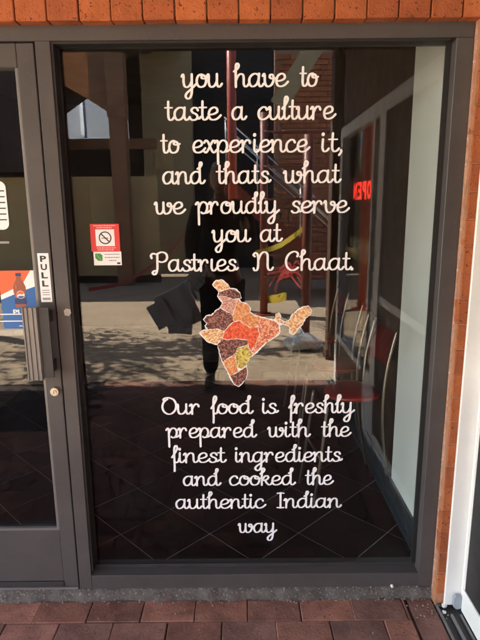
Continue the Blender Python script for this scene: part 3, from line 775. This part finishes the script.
# head with face
hx, hy, hz = QX - .01, QY + .035, 1.765
bm = bmesh.new(); bmesh.ops.create_uvsphere(bm, u_segments=32, v_segments=24, radius=1)
for v in bm.verts:
    c = v.co
    k = 1 - .22 * max(0, -c.z) ** 1.3
    x_, y_, z_ = c.x * .077 * k, c.y * .098 * (1 - .1 * max(0, -c.z)), c.z * .122
    if c.y > .2:
        y_ += .024 * math.exp(-((c.x / .16) ** 2)) * math.exp(-(((c.z + .18) / .18) ** 2))      # nose
        y_ -= .012 * math.exp(-(((abs(c.x) - .38) / .16) ** 2)) * math.exp(-(((c.z - .02) / .12) ** 2))  # eye sockets
        y_ += .008 * math.exp(-((c.x / .3) ** 2)) * math.exp(-(((c.z + .85) / .15) ** 2))       # chin
    v.co = Vector((x_, y_, z_))
hd_ = link('head', from_bm(bm, True), M['skin'], per, (hx, hy, hz))
for s in (-1, 1):
    bm = bmesh.new(); bmesh.ops.create_uvsphere(bm, u_segments=12, v_segments=8, radius=.0125); link('eye', from_bm(bm, True), M['paper'], hd_, (hx + s * .030, hy + .078, hz + .002))
    bm = bmesh.new(); bmesh.ops.create_uvsphere(bm, u_segments=12, v_segments=8, radius=1)
    for v in bm.verts: v.co = Vector((v.co.x * .010, v.co.y * .02, v.co.z * .032))
    link('ear', from_bm(bm, True), M['skin'], hd_, (hx + s * .078, hy - .005, hz - .01))
bm = bmesh.new(); bm_tube(bm, crom([(-.024, .0, 0), (-.01, .006, .001), (.01, .006, .001), (.024, 0, 0)], 4), .005, 6); link('mouth', from_bm(bm, True), M['pink_ink'], hd_, (hx, hy + .083, hz - .068))
bm = bmesh.new(); bmesh.ops.create_uvsphere(bm, u_segments=28, v_segments=20, radius=1)
for v in bm.verts:
    c = v.co.copy(); v.co = Vector((c.x * .085, c.y * .106 - .004, c.z * .128)) * (1 + .02 * math.sin(c.x * 31) * math.sin(c.z * 27))
bmesh.ops.delete(bm, geom=[v for v in bm.verts if (v.co.y > .035 and v.co.z < .06) or v.co.z < -.055], context='VERTS')
link('hair', from_bm(bm, True), M['hair'], hd_, (hx, hy, hz + .004))
# hands
def hand(px, py, pz, d, side, thumb, curl, nm='hand'):
    """palm at p; fingers leave along d, curl towards 'curl'"""
    p = Vector((px, py, pz)); d = Vector(d).normalized(); s = Vector(side).normalized(); cu = Vector(curl).normalized()
    V = [(*(p - d * .045), .026), (*p, (.036, .018)), (*(p + d * .04), (.038, .015))]; E = [(0, 1), (1, 2)]
    o = link(nm, skin_mesh(V, E, 2), M['skin'], per)
    for k, (off, ln) in enumerate(((-.030, .062), (-.010, .074), (.010, .070), (.029, .055))):
        q = p + d * .045 + s * off
        V = [(*q, .0088), (*(q + d * ln * .42 + cu * .006), .0085), (*(q + d * ln * .62 + cu * ln * .38), .0078), (*(q + d * ln * .5 + cu * ln * .72), .0068)]
        link('finger', skin_mesh(V, [(0, 1), (1, 2), (2, 3)], 1), M['skin'], o)
    q = p - d * .005 + Vector(thumb) * .03
    V = [(*q, .0115), (*(q + Vector(thumb) * .022 + d * .025 + cu * .012), .0105), (*(q + Vector(thumb) * .02 + d * .05 + cu * .028), .0085)]
    link('thumb', skin_mesh(V, [(0, 1), (1, 2)], 1), M['skin'], o)
hand(QX - .232, QY + .075, .945, (-.02, .1, -1), (0, 1, .1), (.3, .9, .1), (1, 0, 0))
hand(QX + .158, QY + .555, 1.500, (-.05, .35, 1), (0, 1, -.35), (-.7, .3, .3), (-1, .0, .0))
ph = thing('phone', 'black phone held up in the right hand of the mirrored person', 'phone', (-.03, -1.885, 1.55))
box('body', -.038, .038, -1.878, -1.870, 1.44, 1.575, M['phone'], ph, .003)
disc_y('lens', .0, -1.869, 1.56, .006, .003, M['gasket_and_shade'], ph, 16, .0005)
# satchel and papers carried in the left hand
bag = thing('document_bag', 'grey canvas document bag hanging tilted from the left hand of the mirrored person', 'bag', (-.57, -2.44, .45))
def tilted(name, cx, cz, w_, h_, ang, y0, y1, m, parent):
    pts = []
    for sx, sz in ((-1, -1), (1, -1), (1, 1), (-1, 1)):
        x, z = sx * w_ / 2, sz * h_ / 2; pts.append((cx + x * math.cos(ang) - z * math.sin(ang), cz + x * math.sin(ang) + z * math.cos(ang)))
    return prism_xz(name, pts, y0, y1, m, parent)
tilted('body', -.52, .70, .30, .34, R(24), -2.47, -2.41, M['bag'], bag)
tilted('pocket', -.66, .66, .16, .22, R(28), -2.405, -2.385, M['bag'], bag)
tilted('flap', -.50, .60, .20, .22, R(-4), -2.4095, -2.395, M['bag'], bag)
tube('handle', crom([(-.60, -2.44, .84), (-.44, -2.44, .93), (-.385, -2.43, .945), (-.40, -2.44, .86), (-.36, -2.44, .78)], 6), .010, M['bag'], bag, 8)
tag(tilted('folded_paper', -.355, .955, .10, .14, R(38), -2.375, -2.369, M['paper'], None), 'folded white paper held in the left hand above the bag', 'paper')

# ================================================================== DECALS ON THE GLASS
YG = .0493         # just in front of the outer glass face (.050)
GL = {
 'a': ([[(.82,.86),(.62,1.0),(.36,.97),(.12,.72),(.07,.36),(.2,.06),(.42,.02),(.66,.2),(.80,.55)], [(.83,1.0),(.80,.6),(.80,.25),(.90,.02),(1.06,.05),(1.2,.24)]], 1.16),
 'b': ([[(.1,1.7),(.1,0)]], 1),
 'c': ([[(.72,.78),(.62,.96),(.40,.98),(.14,.74),(.07,.38),(.2,.06),(.46,.0),(.72,.12),(.95,.36)]], .88),
 'd': ([[(.82,.86),(.62,1.0),(.36,.97),(.12,.72),(.07,.36),(.2,.06),(.42,.02),(.66,.2),(.80,.55)], [(.62,1.25),(.86,1.42),(.97,1.66),(.90,1.80),(.80,1.62),(.80,.8),(.80,.25),(.90,.02),(1.06,.05),(1.2,.24)]], 1.16),
 'e': ([[(.10,.42),(.42,.46),(.70,.64),(.68,.90),(.46,1.0),(.18,.82),(.07,.44),(.18,.08),(.46,.0),(.74,.12),(.97,.36)]], .9),
 'f': ([[(.05,.55),(.32,1.05),(.50,1.5),(.44,1.78),(.30,1.68),(.24,1.2),(.24,-.4),(.22,-.92)], [(.24,.12),(.40,.0),(.56,.12),(.62,.40)]], .58),
 'g': ([[(.82,.86),(.62,1.0),(.36,.97),(.12,.72),(.07,.36),(.2,.06),(.42,.02),(.66,.2),(.80,.55)], [(.83,1.0),(.80,.4),(.78,-.35),(.66,-.80),(.42,-.92),(.24,-.74),(.34,-.48),(.70,-.18),(1.15,.24)]], 1.13),
 'h': ([[(-.02,1.20),(.26,1.42),(.36,1.66),(.26,1.82),(.14,1.66),(.12,1.0),(.12,.0)], [(.12,.45),(.28,.82),(.50,1.0),(.70,.90),(.74,.55),(.74,.22),(.84,.02),(1.0,.05),(1.14,.24)]], 1.1),
 'i': ([[(.12,1.0),(.10,.6),(.10,.25),(.20,.02),(.36,.05),(.50,.24)], [(.12,1.40),(.125,1.43)]], .5),
 '1': ([[(.12,1.0),(.10,.6),(.10,.25),(.20,.02),(.36,.05),(.50,.24)]], .5),
 'k': ([[(-.02,1.20),(.26,1.42),(.36,1.66),(.26,1.82),(.14,1.66),(.12,1.0),(.12,.0)], [(.12,.42),(.36,.90),(.62,.98),(.70,.78),(.52,.56),(.2,.48)], [(.40,.52),(.56,.2),(.74,.02),(.9,.06),(1.02,.24)]], .98),
 'l': ([[(-.06,.85),(.22,1.25),(.36,1.62),(.26,1.82),(.14,1.66),(.11,1.0),(.10,.28),(.20,.02),(.36,.05),(.50,.24)]], .5),
 'n': ([[(-.06,.82),(.06,.98),(.12,.82),(.12,.0)], [(.12,.45),(.28,.82),(.50,1.0),(.70,.90),(.74,.55),(.74,.22),(.84,.02),(1.0,.05),(1.14,.24)]], 1.1),
 'o': ([[(.62,.90),(.44,1.0),(.18,.84),(.07,.46),(.18,.10),(.44,.0),(.72,.14),(.84,.50),(.74,.86),(.52,.92),(.48,.72),(.70,.66),(.98,.74)]], .95),
 'p': ([[(-.10,.80),(.04,.98),(.13,.84),(.13,.2),(.13,-.95)], [(.13,.45),(.30,.85),(.54,1.0),(.78,.84),(.84,.48),(.72,.12),(.50,.0),(.34,.10)], [(.60,.03),(.85,.08),(1.05,.24)]], 1.02),
 'r': ([[(-.06,.82),(.06,.98),(.13,.82),(.13,.0)], [(.13,.45),(.28,.82),(.46,1.0),(.62,.94),(.68,.76)]], .92),
 's': ([[(.66,.78),(.56,.96),(.34,.98),(.18,.80),(.28,.60),(.52,.46),(.62,.24),(.48,.03),(.22,.0),(.06,.14)], [(.58,.10),(.74,.10),(.86,.24)]], .78),
 't': ([[(.24,1.48),(.22,.9),(.22,.25),(.32,.02),(.50,.05),(.64,.24)], [(-.02,1.0),(.52,1.0)]], .62),
 'u': ([[(-.04,.84),(.06,1.0),(.11,.84),(.10,.4),(.18,.08),(.38,.0),(.60,.14),(.76,.45)], [(.78,1.0),(.77,.6),(.77,.25),(.87,.02),(1.03,.05),(1.17,.24)]], 1.12),
 'v': ([[(-.04,.84),(.06,1.0),(.11,.84),(.12,.4),(.22,.08),(.42,.0),(.66,.16),(.80,.52),(.74,.88),(.56,.92),(.50,.74),(.66,.62),(.98,.66)]], .95),
 'w': ([[(-.04,.84),(.06,1.0),(.11,.84),(.11,.4),(.18,.08),(.36,.0),(.54,.12),(.64,.40),(.66,.98)], [(.66,.6),(.67,.25),(.78,.02),(.96,.02),(1.16,.18),(1.28,.54),(1.22,.88),(1.05,.92),(.99,.74),(1.14,.62),(1.44,.66)]], 1.42),
 'x': ([[(.0,.82),(.14,1.0),(.30,.86),(.44,.5),(.60,.12),(.76,.0),(.98,.24)], [(.84,.92),(.70,.98),(.50,.66),(.30,.22),(.12,.0),(.0,.08)]], .92),
 'y': ([[(-.04,.84),(.06,1.0),(.11,.84),(.10,.4),(.18,.08),(.38,.0),(.60,.14),(.76,.45)], [(.78,1.0),(.77,.4),(.75,-.35),(.63,-.80),(.40,-.92),(.24,-.74),(.34,-.48),(.68,-.18),(1.12,.24)]], 1.1),
 'P': ([[(-.22,1.20),(-.26,1.42),(-.10,1.60),(.2,1.55),(.60,1.72),(.96,1.60),(1.06,1.25),(.92,.94),(.62,.82),(.38,.88)], [(.26,1.50),(.24,.8),(.22,.2),(.10,-.20),(-.08,-.30),(-.18,-.12),(.0,.04),(.2,.0)]], 1.12),
 'N': ([[(-.08,.18),(.0,.0),(.16,.02),(.26,.3),(.28,1.0),(.22,1.45),(.06,1.58),(-.08,1.40),(.02,1.26)], [(.28,.9),(.46,1.42),(.72,1.66),(.96,1.5),(1.0,1.0),(1.0,.35),(1.10,.04),(1.28,.04),(1.40,.24)]], 1.4),
 'C': ([[(.98,1.24),(1.04,1.44),(.92,1.62),(.66,1.66),(.30,1.42),(.10,.92),(.16,.36),(.44,.02),(.78,.02),(1.06,.22)]], 1.22),
 'O': ([[(.28,1.30),(.16,1.46),(.30,1.62),(.62,1.66),(1.0,1.46),(1.18,1.0),(1.12,.46),(.84,.08),(.50,.0),(.18,.26),(.06,.74),(.20,1.26),(.50,1.52)]], 1.24),
 'I': ([[(.32,1.62),(.32,.8),(.32,.02)], [(.02,1.60),(.32,1.63),(.62,1.60)], [(.02,.02),(.32,-.01),(.62,.02)]], .72),
 ',': ([[(.16,.10),(.17,-.05),(.04,-.30)]], .3),
 '.': ([[(.10,.05),(.105,.06)]], .3),
}
XH = .0395
def ribbon(bm, pts, wid, y0):
    n = len(pts); L = []; Rr = []; dy = .0002 / max(n, 1)
    for i, p in enumerate(pts):
        t = pts[min(i + 1, n - 1)] - pts[max(i - 1, 0)]
        if t.length < 1e-9: t = Vector((1, 0))
        t.normalize(); nn = Vector((-t.y, t.x))
        wd = wid * (.72 + .46 * abs(t.y))            # vertical strokes a little heavier
        yy = y0 - dy * i
        L.append(bm.verts.new((p.x + nn.x * wd / 2, yy, p.y + nn.y * wd / 2))); Rr.append(bm.verts.new((p.x - nn.x * wd / 2, yy, p.y - nn.y * wd / 2)))
        if i in (0, n - 1):
            sgn = -1 if i == 0 else 1; fan = [L[-1]]
            for k in range(1, 6):
                a = math.pi * k / 6
                q = p + nn * (wd / 2 * math.cos(a)) + t * (sgn * wd / 2 * math.sin(a)); fan.append(bm.verts.new((q.x, yy, q.y)))
            fan.append(Rr[-1]); bm.faces.new(fan if i else fan[::-1])
    for i in range(n - 1):
        bm.faces.new((L[i], Rr[i], Rr[i + 1], L[i + 1]))
def word_mesh(word, width):
    x = 0; strokes = []
    for ch in word:
        st, adv = GL[ch]
        for s in st: strokes.append([Vector((a + x, b)) for a, b in s])
        x += adv
    lo = min(p.x for s in strokes for p in s) - .09; hi = max(p.x for s in strokes for p in s) + .09
    sx = width / (hi - lo)
    bm = bmesh.new()
    for k, s in enumerate(strokes):
        pts = [Vector(((p.x - lo) * sx, p.y * XH)) for p in s]
        pts = crom(pts, 7)
        dot = (pts[0] - pts[-1]).length < .004
        ribbon(bm, pts, XH * (.25 if dot else .178), 0 - .00004 * k)
    bmesh.ops.recalc_face_normals(bm, faces=bm.faces)
    for f in bm.faces:
        if f.normal.y > 0: f.normal_flip()
    return from_bm(bm)
LINES = [
(1.94, [('you', -0.191, -0.05), ('have', -0.017, 0.171), ('to', 0.204, 0.271)]),
(1.836, [('taste', -0.251, -0.055), ('a', -0.023, 0.031), ('culture', 0.065, 0.333)]),
(1.73, [('to', -0.269, -0.197), ('experience', -0.158, 0.247), ('it,', 0.283, 0.357)]),
(1.627, [('and', -0.265, -0.114), ('thats', -0.081, 0.114), ('what', 0.152, 0.357)]),
(1.525, [('we', -0.299, -0.185), ('proudly', -0.155, 0.144), ('serve', 0.181, 0.39)]),
(1.426, [('you', -0.099, 0.043), ('at', 0.073, 0.155)]),
(1.323, [('Pastr1es', -0.32, -0.002), ('N', 0.046, 0.124), ('Chaat.', 0.163, 0.408)]),
(0.776, [('Our', -0.302, -0.156), ('food', -0.116, 0.05), ('is', 0.081, 0.146), ('freshly', 0.18, 0.436)]),
(0.679, [('prepared', -0.291, 0.063), ('with', 0.1, 0.27), ('the', 0.306, 0.426)]),
(0.575, [('finest', -0.273, -0.055), ('ingredients', -0.024, 0.396)]),
(0.476, [('and', -0.23, -0.078), ('cooked', -0.049, 0.215), ('the', 0.248, 0.364)]),
(0.376, [('authentic', -0.263, 0.099), ('Indian', 0.137, 0.399)]),
(0.267, [('way', -0.017, 0.143)])]
for i, (z, ws) in enumerate(LINES):
    if i == 0: par = thing('vinyl_lettering', 'white script lettering above the map, seven lines on the window glass', 'lettering', (0, YG, 1.32))
    if i == 7: par = thing('vinyl_lettering', 'white script lettering below the map, six lines on the window glass', 'lettering', (0, YG, .26))
    for wd_, x0, x1 in ws: link('word', word_mesh(wd_, x1 - x0), M['vinyl'], par, (x0, YG, z))

# map made of spices
def mp(p): return (-.1665 + p[0] / 480 * .462 , 1.307 - p[1] / 442 * .4365)
OUT = [(85,20),(105,18),(128,35),(135,50),(155,52),(172,65),(178,85),(165,88),(175,100),(200,108),(212,125),(210,138),(225,150),(250,158),(275,165),(300,170),(308,165),(310,148),(322,143),(328,155),(325,168),(345,178),(360,172),(372,150),(390,135),(410,122),(432,118),(445,135),(440,150),(420,165),(412,185),(400,195),(385,215),(375,225),(362,218),(365,200),(350,188),(335,183),(322,190),(325,215),(320,225),(305,235),(290,245),(270,258),(250,280),(225,300),(205,320),(195,340),(200,370),(195,395),(180,415),(165,428),(150,420),(135,395),(120,360),(105,330),(95,300),(85,260),(70,258),(45,248),(30,230),(18,215),(30,208),(50,205),(40,190),(48,180),(35,165),(45,152),(65,150),(85,130),(100,120),(108,100),(90,78),(95,60),(80,45),(72,35)]
REG = [
 ([(72,35),(85,20),(105,18),(128,35),(135,50),(110,58),(95,60),(80,45)], 'sp_cream'),
 ([(95,60),(110,58),(135,50),(155,52),(172,65),(178,85),(150,90),(120,80),(90,78)], 'sp_maroon'),
 ([(90,78),(120,80),(150,90),(165,88),(152,130),(145,150),(120,135),(100,120),(108,100)], 'sp_pale'),
 ([(100,120),(120,135),(145,150),(150,175),(130,190),(115,210),(85,200),(50,205),(40,190),(48,180),(35,165),(45,152),(65,150),(85,130)], 'sp_maroon'),
 ([(50,205),(85,200),(113,212),(105,240),(85,260),(70,258),(45,248),(30,230),(18,215),(30,208)], 'sp_cream'),
 ([(165,88),(175,100),(200,108),(212,125),(210,138),(225,150),(250,158),(242,190),(215,200),(190,185),(170,170),(150,175),(145,150),(152,130)], 'sp_orange'),
 ([(113,212),(130,190),(150,175),(170,170),(190,185),(215,200),(242,195),(247,225),(235,255),(215,290),(205,275),(200,245),(160,240),(125,245),(105,240)], 'sp_red'),
 ([(250,158),(275,165),(300,170),(312,178),(322,190),(325,215),(305,235),(270,258),(225,300),(215,290),(235,255),(247,225),(242,190)], 'sp_pink'),
 ([(85,260),(105,240),(125,245),(160,240),(200,245),(203,262),(165,275),(150,300),(105,330),(95,300)], 'sp_maroon'),
 ([(165,275),(203,262),(205,275),(215,290),(225,300),(205,320),(195,345),(180,360),(160,352),(155,320),(150,300)], 'sp_chilli'),
 ([(105,330),(150,300),(155,320),(160,352),(165,370),(132,386),(120,360)], 'sp_orange'),
 ([(132,386),(165,370),(180,360),(196,350),(200,370),(195,395),(180,415),(165,428),(150,420)], 'sp_maroon'),
 ([(308,165),(310,148),(322,143),(328,155),(325,168),(345,178),(360,172),(372,150),(390,135),(410,122),(432,118),(445,135),(440,150),(420,165),(412,185),(400,195),(385,215),(375,225),(362,218),(365,200),(350,188),(335,183),(316,178)], 'sp_cream'),
]
SP = {'sp_cream': spice('cream_spice', (.62, .24, .09), (.86, .74, .48), 110, (.80, .50, .22)), 'sp_maroon': spice('maroon_seed_spice', (.05, .012, .014), (.40, .17, .13), 150, (.12, .03, .028)),
      'sp_pale': spice('pale_seed_spice', (.75, .55, .45), (.45, .12, .08), 200), 'sp_orange': spice('orange_lentil_spice', (.78, .27, .08), (.80, .48, .22), 130, (.55, .14, .05)),
      'sp_red': spice('red_powder_spice', (.66, .05, .02), (.82, .20, .07), 90, (.80, .10, .035)), 'sp_pink': spice('pink_lentil_spice', (.85, .48, .28), (.50, .10, .05), 120, (.80, .28, .14)),
      'sp_chilli': spice('yellow_chilli_spice', (.28, .20, .03), (.80, .68, .20), 110)}
mapd = thing('map_decal', 'map shaped decal filled with colourful spices between the two texts', 'decal', (.03, YG, .88))
def flat_poly(name, pts, y, m, parent):
    bm = bmesh.new(); f = bm.faces.new([bm.verts.new((x, 0, z)) for x, z in pts]); f.normal_update()
    bmesh.ops.triangulate(bm, faces=[f]); bmesh.ops.recalc_face_normals(bm, faces=bm.faces)
    for f in bm.faces:
        f.normal_update()
        if f.normal.y > 0: f.normal_flip()
    return link(name, from_bm(bm), m, parent, (0, y, 0))
def wiggle(P, amp, seed):
    r = random.Random(seed); out = []
    for i in range(len(P)):
        a, b = P[i], P[(i + 1) % len(P)]; out.append(a); L_ = math.hypot(b[0] - a[0], b[1] - a[1]); n_ = max(1, int(L_ / 7))
        for k in range(1, n_):
            t = k / n_; out.append((a[0] + (b[0] - a[0]) * t + r.uniform(-amp, amp), a[1] + (b[1] - a[1]) * t + r.uniform(-amp, amp)))
    return out
def offset_poly(P, d):
    out = []; n_ = len(P); ar = sum(P[i - 1][0] * P[i][1] - P[i][0] * P[i - 1][1] for i in range(n_)); sg_ = 1 if ar > 0 else -1
    for i in range(n_):
        a, b, c = P[i - 1], P[i], P[(i + 1) % n_]
        n1 = Vector((b[1] - a[1], a[0] - b[0])).normalized(); n2 = Vector((c[1] - b[1], b[0] - c[0])).normalized(); nn = (n1 + n2)
        nn = nn.normalized() if nn.length > .3 else n1
        out.append((b[0] + nn.x * d * sg_, b[1] + nn.y * d * sg_))
    return out
flat_poly('border', [mp(p) for p in offset_poly(wiggle(OUT, 2.2, 1), 2.8)], YG + .0003, M['vinyl'], mapd)
for k, (P, s) in enumerate(REG):
    flat_poly('spice_patch', [mp(p) for p in offset_poly(wiggle(P, 1.8, k + 5), -.9)], YG - .00003 * k, SP[s], mapd)
# chillies lying on the yellow patch
for k, (x, y_, a) in enumerate([(172, 292, 70), (180, 300, 50), (190, 285, 80), (196, 300, 60), (172, 318, 85), (186, 322, 55), (176, 340, 70), (200, 312, 40)]):
    pts = []
    for i in range(9):
        t = -1 + i / 4; wd = 4.2 * (1 - t * t) ** .5 if abs(t) < 1 else 0
        pts.append((t * 15, wd + 2.5 * (1 - t * t)))
    pts += [(p[0], p[1] - 2 * 4.2 * (1 - (p[0] / 15) ** 2) ** .5) for p in pts[-2:0:-1]]
    c, s = math.cos(R(a)), math.sin(R(a))
    flat_poly('chilli', [mp((x + p[0] * c - p[1] * s, y_ + p[0] * s + p[1] * c)) for p in pts], YG - .0006 - .00004 * k, spice('chilli_%d' % k, (.80, .66, .12), (.62, .52, .10), 40) if k % 2 else M['sign_yellow'], mapd)

def rect(name, x0, x1, z0, z1, y, m, parent):
    return flat_poly(name, [(x0, z0), (x1, z0), (x1, z1), (x0, z1)], y, m, parent)
# no smoking sticker
ns = thing('no_smoking_sticker', 'red and white no smoking sticker on the window glass at left', 'sticker', (-.476, YG, 1.345))
X0, X1 = -.527, -.4245
rect('red_field', X0, X1, 1.395, 1.492, YG, M['red_ink'], ns)
rect('white_field', X0 + .006, X1 + .003, 1.346, 1.3945, YG, M['vinyl'], ns)
rect('white_square', X0 + .018, X1 - .018, 1.414, 1.473, YG - .0003, M['vinyl'], ns)
cxs, czs = (X0 + X1) / 2, 1.4435
bm = bmesh.new(); n = 36; prev = None
ring = [(bm.verts.new((.0225 * math.cos(2 * math.pi * k / n), 0, .0225 * math.sin(2 * math.pi * k / n))), bm.verts.new((.0185 * math.cos(2 * math.pi * k / n), 0, .0185 * math.sin(2 * math.pi * k / n)))) for k in range(n)]
for k in range(n): bm.faces.new((ring[k][0], ring[k][1], ring[(k + 1) % n][1], ring[(k + 1) % n][0]))
link('ring', from_bm(bm), M['black_ink'], ns, (cxs, YG - .0006, czs))
c45 = .707
flat_poly('slash', [(cxs - .0150, czs + .0120), (cxs - .0120, czs + .0150), (cxs + .0150, czs - .0120), (cxs + .0120, czs - .0150)], YG - .0007, M['black_ink'], ns)
rect('cigarette', cxs - .013, cxs + .006, czs - .0035, czs + .0005, YG - .0005, M['grey_ink'], ns)
rect('ember', cxs + .006, cxs + .011, czs - .0035, czs + .0005, YG - .0005, M['red_ink'], ns)
for k, (zz, a, b) in enumerate(((1.486, .012, .012), (1.479, .022, .024), (1.408, .020, .016), (1.401, .022, .022))):
    x = X0 + a
    while x < X1 - b:
        l = random.uniform(.003, .009); rect('print', x, min(x + l, X1 - b), zz - .002, zz + .002, YG - .0003, M['pink_ink'], ns); x += l + .0016
flat_poly('leaf_emblem', [(X0 + .012, 1.388), (X0 + .030, 1.388), (X0 + .038, 1.382), (X0 + .037, 1.362), (X0 + .022, 1.362), (X0 + .012, 1.372)], YG - .0003, M['green_ink'], ns)
flat_poly('leaf_vein', [(X0 + .016, 1.384), (X0 + .019, 1.384), (X0 + .032, 1.366), (X0 + .029, 1.366)], YG - .0005, mat('light_green_print', (.22, .5, .16), .5), ns)
for zz, a, b in ((1.385, .046, .004), (1.374, .046, .003), (1.363, .060, .016)):
    x = X0 + a
    while x < X1 - b:
        l = random.uniform(.003, .008); rect('print', x, min(x + l, X1 - b), zz - .0018, zz + .0018, YG - .0003, M['grey_ink'], ns); x += l + .0015
rect('print', X1 - .014, X1 - .002, 1.350, 1.356, YG - .0003, M['black_ink'], ns)

# door decals
YD = .0240
co = thing('cola_sticker', 'red, white and blue drink bottle push sticker on the door glass', 'sticker', (-.79, YD, 1.12))
cx0, cx1, cz0, cz1 = -.856, -.722, 1.122, 1.333
rect('blue_field', cx0, cx1, cz0, cz1, YD, M['blue_ink'], co)
flat_poly('red_field', [(cx0, cz1), (cx0, 1.245), (-.775, 1.283), (-.742, cz1)], YD - .0003, M['cola_red'], co)
flat_poly('white_band', [(cx0, 1.245), (cx0, 1.228), (-.770, 1.262), (cx1, 1.278), (cx1, cz1), (-.742, cz1), (-.775, 1.283)], YD - .0003, M['vinyl'], co)
bx = -.786
prof = [(0, 1.200), (.016, 1.200), (.0205, 1.214), (.0205, 1.232), (.018, 1.240), (.0225, 1.256), (.0225, 1.274), (.016, 1.290), (.009, 1.302), (.0075, 1.312)]
flat_poly('bottle', [(bx + x, z) for x, z in prof] + [(bx - x, z) for x, z in prof[:0:-1]], YD - .0006, M['amber'], co)
rect('bottle_cap', bx - .010, bx + .010, 1.3125, 1.324, YD - .0006, M['navy_ink'], co)
rect('bottle_label', bx - .0205, bx + .0205, 1.212, 1.234, YD - .0008, M['navy_ink'], co)
def circ(r, a0, a1, n=16): return [(r * math.cos(R(a0 + (a1 - a0) * k / n)), r * math.sin(R(a0 + (a1 - a0) * k / n))) for k in range(n + 1)]
lx, lz = bx + .002, 1.246
flat_poly('emblem_disc', [(lx + x, lz + z) for x, z in circ(.0145, 0, 360)[:-1]], YD - .0010, M['vinyl'], co)
flat_poly('emblem_top', [(lx + x, lz + z) for x, z in circ(.013, 15, 190)] + [(lx - .004, lz + .0035), (lx + .004, lz + .001)], YD - .0012, M['cola_red'], co)
flat_poly('emblem_bottom', [(lx + x, lz + z) for x, z in circ(.013, 215, 340)] + [(lx + .003, lz - .004), (lx - .004, lz - .0035)], YD - .0012, M['blue_ink'], co)
for z_ in (1.302, 1.27): tube('bottle_shine', [(bx - .012, YD - .0012, z_ - .02), (bx - .011, YD - .0012, z_ - .035)], .0008, M['pink_ink'], co, 5)
front_text('lettering', 'PUSH', -.777, YD - .0007, 1.183, .080, .019, M['vinyl'], co, .03)
rect('stripe', -1.45, -.757, 1.1735, 1.1775, YD - .0016, M['vinyl'], co); rect('stripe', -1.45, -.757, 1.1480, 1.1520, YD - .0016, M['vinyl'], co)
rect('print', -.752, -.735, 1.138, 1.141, YD - .0006, M['vinyl'], co); rect('print', -.80, -.76, 1.130, 1.133, YD - .0006, M['vinyl'], co)
# striped white decal cut by the photo's left edge
wd = thing('striped_decal', 'white rounded decal with dark stripes on the door glass, cut by the left edge', 'decal', (-.88, YD, 1.47))
def rr(x0, x1, z0, z1, r, tl=0):
    P = []
    for cx, cz, a in ((x1 - r, z1 - r, 0), (x0 + r, z1 - r, 90), (x0 + r, z0 + r, 180), (x1 - r, z0 + r, 270)):
        for k in range(7): P.append((cx + r * math.cos(R(a + 15 * k)) + tl * (z1 - cz) * 0, cz + r * math.sin(R(a + 15 * k))))
    return P
flat_poly('field', rr(-.99, -.800, 1.476, 1.640, .022), YD, M['vinyl'], wd)
for k in range(6): rect('stripe', -.985, -.806, 1.508 + .0195 * k, 1.512 + .0195 * k, YD - .0003, M['black_ink'], wd)
front_text('lettering', 'HOURS', -.87, YD, 1.435, .08, .010, M['grey_ink'], wd) if False else rect('print', -.93, -.806, 1.428, 1.436, YD, M['grey_ink'], wd)
# PULL sticker on the stile
YS = .0036
ps = thing('pull_sticker', 'narrow white pull sticker with black letters on the door stile', 'sticker', (-.683, YS, 1.22))
rect('field', -.7045, -.6655, 1.222, 1.395, YS, M['vinyl'], ps)
for k, ch in enumerate('PULL'): front_text('letter', ch, -.685, YS - .0004, 1.3755 - .029 * k, .022, .0215, M['black_ink'], ps, .035)
for k in range(3): rect('print', -.698, -.672, 1.263 - .008 * k, 1.266 - .008 * k, YS - .0004, M['grey_ink'], ps)
front_text('print', 'door', -.685, YS - .0004, 1.234, .026, .009, M['grey_ink'], ps) if False else rect('print', -.699, -.671, 1.230, 1.238, YS - .0004, M['grey_ink'], ps)
# torn paper on the mullion
bm = bmesh.new(); P = [(-.012, -.012), (.004, -.015), (.012, -.004), (.009, .010), (-.006, .012), (-.014, .004)]
f = bm.faces.new([bm.verts.new((x, random.uniform(-.002, 0), z)) for x, z in P])
bmesh.ops.solidify(bm, geom=[f], thickness=.001); bmesh.ops.recalc_face_normals(bm, faces=bm.faces)
tag(link('torn_label', from_bm(bm), M['paper'], None, (-.612, -.0015, 1.187)), 'torn scrap of white label stuck on the mullion beside the handle', 'label')
